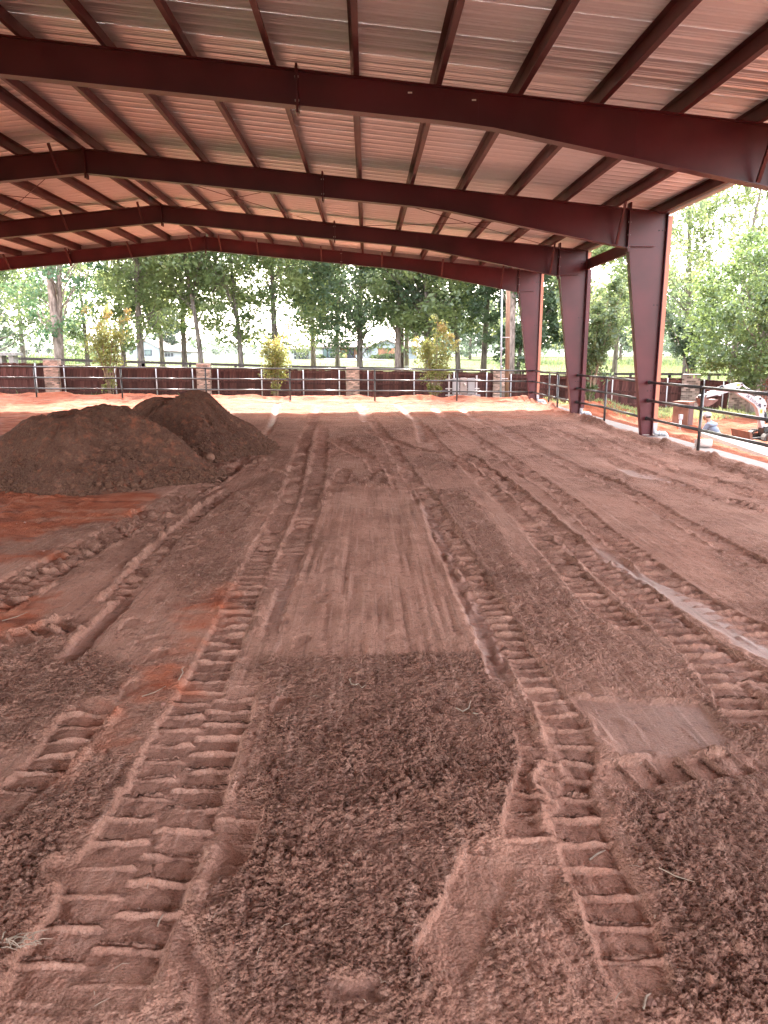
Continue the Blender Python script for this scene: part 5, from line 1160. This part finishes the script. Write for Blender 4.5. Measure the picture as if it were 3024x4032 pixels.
a, r, b = B_(872, 757), B_(947, 652), B_(1062, 757); ez = B_(872, 708).z; ez2 = B_(1062, 712).z
MB().prism([(a.x, -.3), (b.x, -.3), (b.x, ez2), (r.x, r.z), (a.x, ez)], 0, 17).build('wall', M_SIDING, t)
dx = 9.0
for i in range(11): x = a.x+(i+.5)*(b.x-a.x)/11; MB().box(x-.04, x+.04, -.06, -.002, 0, min(r.z-.5-abs(x-r.x)*.42, 9)).build('batten', M_SIDING, t)
MB().add([(r.x, -.5, r.z+.25), (b.x+.5, -.5, ez2+.05), (b.x+.5, 17.5, ez2+.05), (r.x, 17.5, r.z+.25), (r.x, -.5, r.z+.02), (b.x+.5, -.5, ez2-.18), (b.x+.5, 17.5, ez2-.18), (r.x, 17.5, r.z+.02)], [(0,1,2,3), (7,6,5,4), (0,4,5,1), (1,5,6,2), (2,6,7,3)]).build('roof', M_ROOFS, t)
MB().add([(a.x-.5, -.5, ez+.05), (r.x-.003, -.5, r.z+.25), (r.x-.003, 17.5, r.z+.25), (a.x-.5, 17.5, ez+.05), (a.x-.5, -.5, ez-.18), (r.x-.003, -.5, r.z+.02), (r.x-.003, 17.5, r.z+.02), (a.x-.5, 17.5, ez-.18)], [(0,1,2,3), (7,6,5,4), (0,4,5,1), (2,6,7,3), (3,7,4,0)]).build('roof', M_ROOFS, t)
f, g = B_(947, 752), B_(990, 708); wd = MB().box(f.x, g.x, -.12, -.003, f.z+.2, g.z).build('window', M_DARK, t); MB().box(f.x+.2, g.x-.2, -.16, -.123, f.z+.4, g.z-.2).build('pane', M_PANE, wd)
x = b.x
MB().box(x, x+6.9, 1, 16.8, -.3, ez2-.35).build('side_wall', M_WHITE, t)
for px in (1072, 1090, 1112): f = B_(px, 755); MB().box(f.x, f.x+.55, .85, .997, .2, ez2-.7).build('door', M_DARK, t)
MB().add([(x, -.4, ez2), (x+7.4, -.4, ez2-.3), (x+7.4, 17.3, ez2-.3), (x, 17.3, ez2+2), (x, -.4, ez2-.2), (x+7.4, -.4, ez2-.5), (x+7.4, 17.3, ez2-.5), (x, 17.3, ez2-.2)], [(0,1,2,3), (7,6,5,4), (0,4,5,1), (1,5,6,2), (2,6,7,3)]).build('lean_to_roof', M_ROOFS, t)

# ------------------------------------------------------------------ rusty steel box and its outlet
M_RUST = mat('rusty_steel', (.16, .07, .045), .7, .1, .35, 2.2, .5, 20, spec=.3, col2=(.22, .11, .075)); M_RUSTD = mat('dark_rust', (.09, .035, .034), .7, .1, .3, 2.2, .4, 20)
o = at(2704, 1684, 24.0); t = thing('steel_box', 'rusty brown steel utility box standing in the red clay right of the nearest column', 'utility box', o, rz=.80)
MB().box(0, .5, 0, .5, -.2, .80).build('body', M_RUST, t); MB().box(-.02, .52, -.02, .52, .80, .84).build('lid', M_RUST, t)
MB().box(.05, .46, -.012, -.003, .02, .76).build('side_panel', M_RUSTD, t)
t = thing('outlet_post', 'small grey outlet box on a pipe in front of the rusty steel box', 'outlet', at(2677, 1678, 23.6))
MB().tube([(0, 0, -.2), (0, 0, .22)], .04, 8).build('pipe', M_GALV, t, True); MB().box(-.055, .055, -.06, .04, .22, .38).build('box', M_BOX, t)

# ------------------------------------------------------------------ small excavator
M_XW = mat('white_machine_paint', (.38, .37, .38), .35, 0, .07, 5); M_XB = mat('black_machine', (.022, .02, .02), .5, 0, .2, 6); M_CHR = mat('chrome_rod', (.7, .7, .72), .12, 1.0); M_XD = mat('muddy_steel', (.16, .08, .055), .85, .1, .3, 5, .5, 30)
M_BKT = mat('clay_caked_bucket', (.15, .075, .062), .85, 0, .35, 7, .6, 20); M_TRK = mat('rubber_track', (.055, .045, .04), .85, 0, .3, 10, .4, 30); M_YEL = mat('orange_sticker', (.75, .36, .03), .5); M_BLU = mat('navy_lettering', (.03, .025, .05), .5)
XY = 19.6; XO = at(3060, 1700, XY); t = thing('mini_excavator', 'white mini excavator with its arm reaching left over the trench', 'excavator', (XO.x, XY, -.52))
def XP_(x, y): p = at(2700+x*.1953, 1440+y*.1953, XY); return (p.x-XO.x, p.z+.52)
def xprism(pts, y0, y1, nm, m, par=None): return MB().prism([XP_(*p) for p in pts], y0, y1).build(nm, m, par or t)
boom = xprism([(1500, 1250), (1450, 1010), (1420, 870), (1350, 770), (1230, 690), (1060, 590), (1000, 545), (985, 470), (1020, 450), (1060, 470), (1130, 520), (1250, 570), (1400, 640), (1480, 620), (1560, 680), (1600, 760), (1595, 830), (1550, 890), (1545, 1010), (1565, 1240)], -.085, .085, 'boom', M_XW)
arm = xprism([(1130, 345), (1142, 370), (1050, 465), (960, 500), (800, 545), (700, 570), (690, 605), (640, 600), (625, 585), (375, 645), (350, 620), (365, 590), (470, 540), (640, 480), (720, 440), (790, 405), (930, 365), (1040, 345)], -.06, .06, 'arm', M_XW)
def rod(a, b, ra, rb, f, nm):
    A, B = Vector((XP_(*a)[0], 0, XP_(*a)[1])), Vector((XP_(*b)[0], 0, XP_(*b)[1])); m_ = A.lerp(B, f)
    c = MB().tube([A, m_], ra, 10).build(nm, M_XB, t, True); MB().tube([m_, B], rb, 10).build('rod', M_CHR, c, True)
rod((1420, 590), (1135, 380), .035, .018, .55, 'arm_cylinder'); rod((735, 410), (375, 570), .026, .014, .4, 'bucket_cylinder'); rod((1640, 1150), (1580, 830), .04, .02, .6, 'boom_cylinder')
xprism([(270, 650), (330, 600), (365, 660), (480, 690), (590, 672), (560, 710), (470, 770), (390, 812), (320, 815), (285, 740)], -.20, .20, 'bucket', M_BKT)
xprism([(255, 600), (320, 580), (345, 640), (300, 690), (262, 660)], -.05, .05, 'bucket_link', M_XB)
for (x, y), r in (((1470, 660), .028), ((1108, 368), .02), ((738, 422), .02), ((1010, 470), .03), ((1562, 800), .024), ((380, 600), .02)):
    q = XP_(x, y); MB().tube([(q[0], -.10, q[1]), (q[0], .10, q[1])], r, 12).build('pin', M_XB, t, True)
def sticker(x0, y0, x1, y1, m, nm, par, rot=0, yy=-.0875):
    a = XP_((x0+x1)/2, (y0+y1)/2); s = XP_(x1, y0); e = XP_(x0, y1); w_, h_ = abs(s[0]-e[0])/2, abs(s[1]-e[1])/2
    ob = MB().box(-w_, w_, -.001, .001, -h_, h_).build(nm, m, par, loc=(a[0], yy, a[1])); ob.rotation_euler.y = rot; return ob
sticker(1460, 875, 1518, 955, M_YEL, 'warning_sticker', boom); sticker(1005, 368, 1070, 405, M_YEL, 'warning_sticker', arm, -.25, -.0625)
st = MB(); a = XP_(1490, 905); st.tube([(a[0], -.0895, a[1]), (a[0], -.0888, a[1])], .010, 8); st.box(a[0]-.008, a[0]+.008, -.0895, -.0888, a[1]-.045, a[1]-.012); st.box(a[0]-.018, a[0]+.018, -.0895, -.0888, a[1]-.034, a[1]-.024); st.build('pictogram', M_BLU, boom)
def lettering(txt, x, y, size, rot, nm):
    cu = bpy.data.curves.new(nm, 'FONT'); cu.body = txt; cu.size = size; cu.extrude = .0008; cu.align_x = 'CENTER'; cu.align_y = 'CENTER'
    tmp = bpy.data.objects.new(nm, cu); COL.objects.link(tmp); bpy.context.view_layer.update()
    me = bpy.data.meshes.new_from_object(tmp.evaluated_get(bpy.context.evaluated_depsgraph_get())); bpy.data.objects.remove(tmp)
    me.name = nm; me.materials.clear(); me.materials.append(M_BLU); a = XP_(x, y); ob = link(nm, me, boom, (a[0], -.0875, a[1])); ob.rotation_euler = (math.pi/2, rot, 0); return ob
lettering('2t bobcat', 1335, 700, .135, .66, 'boom_lettering')
em = MB(); a = XP_(1455, 785); em.blob((a[0], -.086, a[1]), .034, 5, 10, 6, .3, (1, .06, 1)); b2 = XP_(1475, 822); em.blob((b2[0], -.086, b2[1]), .02, 6, 8, 5, .3, (1, .06, 1.2)); em.build('animal_emblem', M_BLU, boom)
a = XP_(1230, 625); MB().tube([(a[0], -.088, a[1]), (a[0], -.086, a[1])], .018, 10).build('round_mark', M_BLU, boom)
# swing bracket, machine body, tracks and blade
xprism([(1520, 1370), (1520, 1240), (1600, 1190), (1720, 1200), (1720, 1370)], -.16, .16, 'swing_bracket', M_XB)
gz = XP_(1500, 1560)[1]; x0 = XP_(1385, 1500)[0]
body = MB(); body.prism([(x0+.62, .50), (x0+1.75, .50), (x0+1.80, .95), (x0+1.55, 1.15), (x0+1.05, 1.12), (x0+.95, .72), (x0+.62, .70)], -.42, .42); body.build('housing', M_XW, t)
MB().box(x0+.25, x0+1.35, -.3, .3, .22, .34).build('undercarriage', M_XB, t); MB().tube([(x0+.85, 0, .34), (x0+.85, 0, .5)], .28, 16).build('turntable', M_XB, t)
MB().box(x0+.98, x0+1.38, -.22, .22, 1.13, 1.24).build('seat', M_XB, t); MB().box(x0+1.34, x0+1.46, -.22, .22, 1.25, 1.66).build('seat_back', M_XB, t)
for yy in (-.38, .38): MB().tube([(x0+1.6, yy, 1.1), (x0+1.6, yy, 2.15), (x0+.7, yy, 2.2)], .025, 8).build('canopy_frame', M_XB, t, True)
MB().box(x0+.55, x0+1.75, -.45, .45, 2.2, 2.25).build('canopy', M_XW, t)
for yy in (-.47, .27):
    L_, r_ = 1.45, .19; pts = []
    for k in range(9): a = math.pi/2+k*math.pi/8; pts.append((x0+r_+r_*math.cos(a), .19+r_*math.sin(a)))
    for k in range(9): a = -math.pi/2+k*math.pi/8; pts.append((x0+L_+r_*math.cos(a), .19+r_*math.sin(a)))
    inn = [((x-(x0+.8))*.93+x0+.8, (z-.19)*.78+.19) for x, z in pts]; n = len(pts); m = MB()
    vs = [(x, yy, z) for x, z in pts]+[(x, yy+.2, z) for x, z in pts]+[(x, yy, z) for x, z in inn]+[(x, yy+.2, z) for x, z in inn]
    m.add(vs, [f for i in range(n) for j in [(i+1) % n] for f in ((i, n+i, n+j, j), (2*n+i, 2*n+j, 3*n+j, 3*n+i), (i, j, 2*n+j, 2*n+i), (n+i, 3*n+i, 3*n+j, n+j))])
    for i in range(26): q = x0+.12+i*.055; m.box(q-.012, q+.012, yy+.002, yy+.198, .375, .395)
    m.build('track', M_TRK, t)
    MB().box(x0+.25, x0+1.4, yy+.04, yy+.16, .10, .28).build('track_frame', M_XD, t)
    for q in (.2, .5, .82, 1.15, 1.44): MB().tube([(x0+q, yy+.02, .17), (x0+q, yy+.18, .17)], .11 if q in (.2, 1.44) else .075, 12).build('roller', M_XD, t, True)
MB().prism([(x0-.42, .02), (x0-.36, .02), (x0-.31, .20), (x0-.35, .38), (x0-.42, .40), (x0-.38, .20)], -.5, .5).build('dozer_blade', M_XD, t)
for yy in (-.25, .25): MB().bar((x0-.34, yy, .18), (x0+.4, yy, .22), .06, .08).build('blade_arm', M_XB, t)

# ------------------------------------------------------------------ the worker crouching in the trench
M_SKIN = mat('skin', (.33, .19, .13), .6, 0, .08, 8); M_SHIRT = mat('blue_grey_shirt', (.17, .21, .27), .85, 0, .2, 5, .6, 14); M_JEAN = mat('dark_trousers', (.07, .08, .11), .85, 0, .2, 8); M_CAP = mat('white_cap', (.45, .45, .45), .8, 0, .05); M_HAIR = mat('dark_hair', (.02, .015, .012), .6)
def person(x, y, z, rz, label):
    t = thing('person', label, 'person', (x, y, z), rz=rz)
    J = dict(pel=(0, 0, .34, .155), sp=(0, .10, .50, .165), ch=(0, .23, .68, .185), up=(0, .29, .80, .13), nk=(0, .33, .87, .062), hd=(0, .40, .97, .095), ht=(0, .43, 1.07, .085),
        shl=(-.19, .27, .77, .08), ell=(-.29, .38, .52, .052), wrl=(-.18, .58, .38, .034), hal=(-.15, .66, .35, .03),
        shr=(.19, .27, .77, .08), elr=(.30, .40, .52, .052), wrr=(.20, .60, .40, .034), har=(.17, .68, .36, .03),
        hil=(-.12, .02, .30, .115), knl=(-.22, .42, .46, .075), anl=(-.20, .14, .08, .05), fol=(-.22, .33, .04, .04),
        hir=(.12, .02, .30, .115), knr=(.22, .44, .44, .075), anr=(.20, .16, .08, .05), forr=(.22, .35, .04, .04))
    E = [('pel','sp'), ('sp','ch'), ('ch','up'), ('up','nk'), ('nk','hd'), ('hd','ht'), ('up','shl'), ('shl','ell'), ('ell','wrl'), ('wrl','hal'), ('up','shr'), ('shr','elr'), ('elr','wrr'), ('wrr','har'),
         ('pel','hil'), ('hil','knl'), ('knl','anl'), ('anl','fol'), ('pel','hir'), ('hir','knr'), ('knr','anr'), ('anr','forr')]
    for sd, w_ in (('l', -1), ('r', 1)):
        hx, hy, hz_, _ = J['ha'+sd]
        for k in range(5):
            ox = (k-1.7)*.018 if k < 4 else -w_*.045; ln = (.065, .075, .07, .055, .045)[k]
            J[f'f{sd}{k}'] = (hx+ox, hy+.045, hz_-.005, .0095); J[f'g{sd}{k}'] = (hx+ox*1.1, hy+.045+ln*.6, hz_-.035, .008)
            E += [('ha'+sd, f'f{sd}{k}'), (f'f{sd}{k}', f'g{sd}{k}')]
    nm = list(J); me = bpy.data.meshes.new('body'); me.from_pydata([J[k][:3] for k in nm], [(nm.index(a), nm.index(b)) for a, b in E], [])
    ob = bpy.data.objects.new('body', me); COL.objects.link(ob)
    sk = ob.modifiers.new('skin', 'SKIN'); sk.use_smooth_shade = True
    for i, k in enumerate(nm):
        sv = me.skin_vertices[0].data[i]; r = J[k][3]; sv.radius = (r, r); sv.use_root = (k == 'pel')
    ob.modifiers.new('sub', 'SUBSURF').render_levels = 2; ob.modifiers['sub'].levels = 2
    bpy.context.view_layer.update(); m2 = bpy.data.meshes.new_from_object(ob.evaluated_get(bpy.context.evaluated_depsgraph_get())); bpy.data.objects.remove(ob)
    m2.name = 'body'; m2.materials.clear()
    for m in (M_SKIN, M_SHIRT, M_JEAN): m2.materials.append(m)
    for p in m2.polygons:
        c = p.center; p.use_smooth = True
        if c.z > .86 and c.y > .26 and abs(c.x) < .14: p.material_index = 0
        elif c.y > .57 and c.z < .45 and abs(c.x) < .3 and c.z > .2: p.material_index = 0
        elif c.z < .36 or (c.z < .55 and c.y > .05 and not (c.z > .40 and abs(c.x) < .14)) and not (abs(c.x) > .235 and c.z > .48): p.material_index = 2
        else: p.material_index = 1
    link('body', m2, t)
    hd = Vector((0, .415, 1.01))
    MB().blob(hd+Vector((0, -.012, .01)), .105, 3, 14, 9, .02, (.86, 1.0, 1.12)).build('hair', M_HAIR, t, True)
    cp = MB(); cp.blob(hd+Vector((0, 0, .055)), .112, 3, 16, 10, 0, (.95, 1.08, .82)); cp.prism([(-.075, hd.z+.03), (.075, hd.z+.03), (.06, hd.z+.045), (-.06, hd.z+.045)], hd.y+.08, hd.y+.19); cp.build('cap', M_CAP, t, True)
    fc = MB(); fc.blob(hd+Vector((0, .055, -.03)), .082, 4, 12, 9, .01, (.9, .8, 1.1)); fc.blob(hd+Vector((0, .128, -.03)), .017, 5, 8, 6, 0, (.8, 1, 1.4))
    for sx in (-1, 1): fc.blob(hd+Vector((sx*.092, .0, -.02)), .022, 6, 8, 6, 0, (.5, .8, 1.3))
    fc.build('face', M_SKIN, t, True)
    ey = MB()
    for sx in (-1, 1): ey.blob(hd+Vector((sx*.032, .115, -.005)), .009, 7, 8, 6, 0)
    ey.box(-.022, .022, hd.y+.113, hd.y+.119, hd.z-.075, hd.z-.069); ey.build('eyes', M_HAIR, t, True)
    return t
pp = at(2790, 1700, 22.3)
person(pp.x+.31, 22.3, -1.02, .6, 'worker in a white cap and blue-grey long-sleeved shirt crouching with his back turned')

# ------------------------------------------------------------------ straw, twigs, small litter
M_STRAW = mat('dry_straw', (.27, .20, .15), .8, 0, .2, 10)
def gpt(px, py):
    d = CF + CR*((px-1512)/F_PX) + CU*((2016-py)/F_PX); tt = -EYE/d.z; return d.x*tt, d.y*tt
def straw(name, label, pts, r=.0022):
    P = [gpt(*p) for p in pts]; x, y = P[0]; z = ground_z(x, y)
    L_ = [Vector((a-x, b-y, ground_z(a, b)-z+.006+.004*(i % 2))) for i, (a, b) in enumerate(P)]
    tag(MB().tube(L_, [r]*(len(L_)-1)+[r*.4], 5).build(name, M_STRAW, loc=(x, y, z)), label, 'straw', 'bits of dry straw on the soil')
straw('straw', 'pale curled straw loop on the loose soil at the edge of the graded lane', [(1382, 2690), (1376, 2700), (1384, 2715), (1400, 2722), (1412, 2712), (1425, 2730), (1440, 2722)], .003)
straw('straw', 'bent pale twig left of the middle track', [(705, 2700), (722, 2668), (716, 2650), (728, 2640)], .0035)
straw('straw', 'white straw standing in the left track cell', [(622, 3665), (630, 3645), (645, 3625)], .0035)
straw('straw', 'forked white straw in the loose soil by the right track', [(1795, 2818), (1822, 2830), (1845, 2812), (1852, 2790)], .004)
straw('straw', 'short thick white straw chip below the forked straw', [(1862, 2846), (1882, 2852)], .005)
straw('straw', 'long thin straw arching over the right clods', [(2590, 3475), (2660, 3510), (2730, 3530)], .0025)
straw('straw', 'twig in the bottom right corner', [(2530, 4020), (2540, 3975), (2560, 3945)], .004)
straw('straw', 'long thin straw in the reddish soil at the left', [(560, 2760), (610, 2748), (655, 2720)], .0025)
straw('straw', 'thin straw at the left edge by the red clay patch', [(10, 2458), (70, 2444), (110, 2425)], .003)
straw('straw', 'dry straw lying across the near right track', [(2320, 3395), (2350, 3375), (2385, 3355)], .004)
b = MB(); x, y = gpt(65, 3780); z = ground_z(x, y); rr = random.Random(3)
for k in range(26):
    p = Vector((rr.uniform(-.05, .06), rr.uniform(-.02, .02), .012)); q = p+Vector((rr.uniform(-.06, .09), rr.uniform(-.02, .02), rr.uniform(-.008, .03))); b.tube([p, p.lerp(q, .5)+Vector((0, 0, .01)), q], [.0022, .002, .001], 4)
tag(b.build('grass_tuft', M_STRAW, loc=(x, y, z)), 'dried grey grass tuft at the bottom left edge', 'grass tuft')
b = MB()
for k in range(70):
    Y = 1.8+6*rr.random()**1.7; X = rr.uniform(-.55, .58)*Y; a = rr.uniform(0, 6.28); l = rr.uniform(.008, .05)*(1 if Y < 4 else 1.6); z = ground_z(X, Y)+.006
    b.tube([(X, Y, z), (X+l*math.cos(a)*.5, Y+l*math.sin(a)*.5, z+rr.uniform(0, .012)), (X+l*math.cos(a), Y+l*math.sin(a), z)], [.0012, .0012, .0006], 4)
b.build('straw_litter', M_STRAW)['kind'] = 'stuff'

# ------------------------------------------------------------------ summer haze
M_HAZE = bpy.data.materials.new('haze_air'); M_HAZE.use_nodes = True
N, L = nt(M_HAZE); N.remove(N['Principled BSDF']); pv = N.new('ShaderNodeVolumePrincipled'); pv.inputs['Color'].default_value = (.92, .96, 1, 1); pv.inputs['Density'].default_value = .00007; pv.inputs['Anisotropy'].default_value = .3
L.new(pv.outputs[0], N['Material Output'].inputs['Volume'])
MB().box(-910, 910, -62, 1010, -8.5, 32).build('haze', M_HAZE)['kind'] = 'stuff'
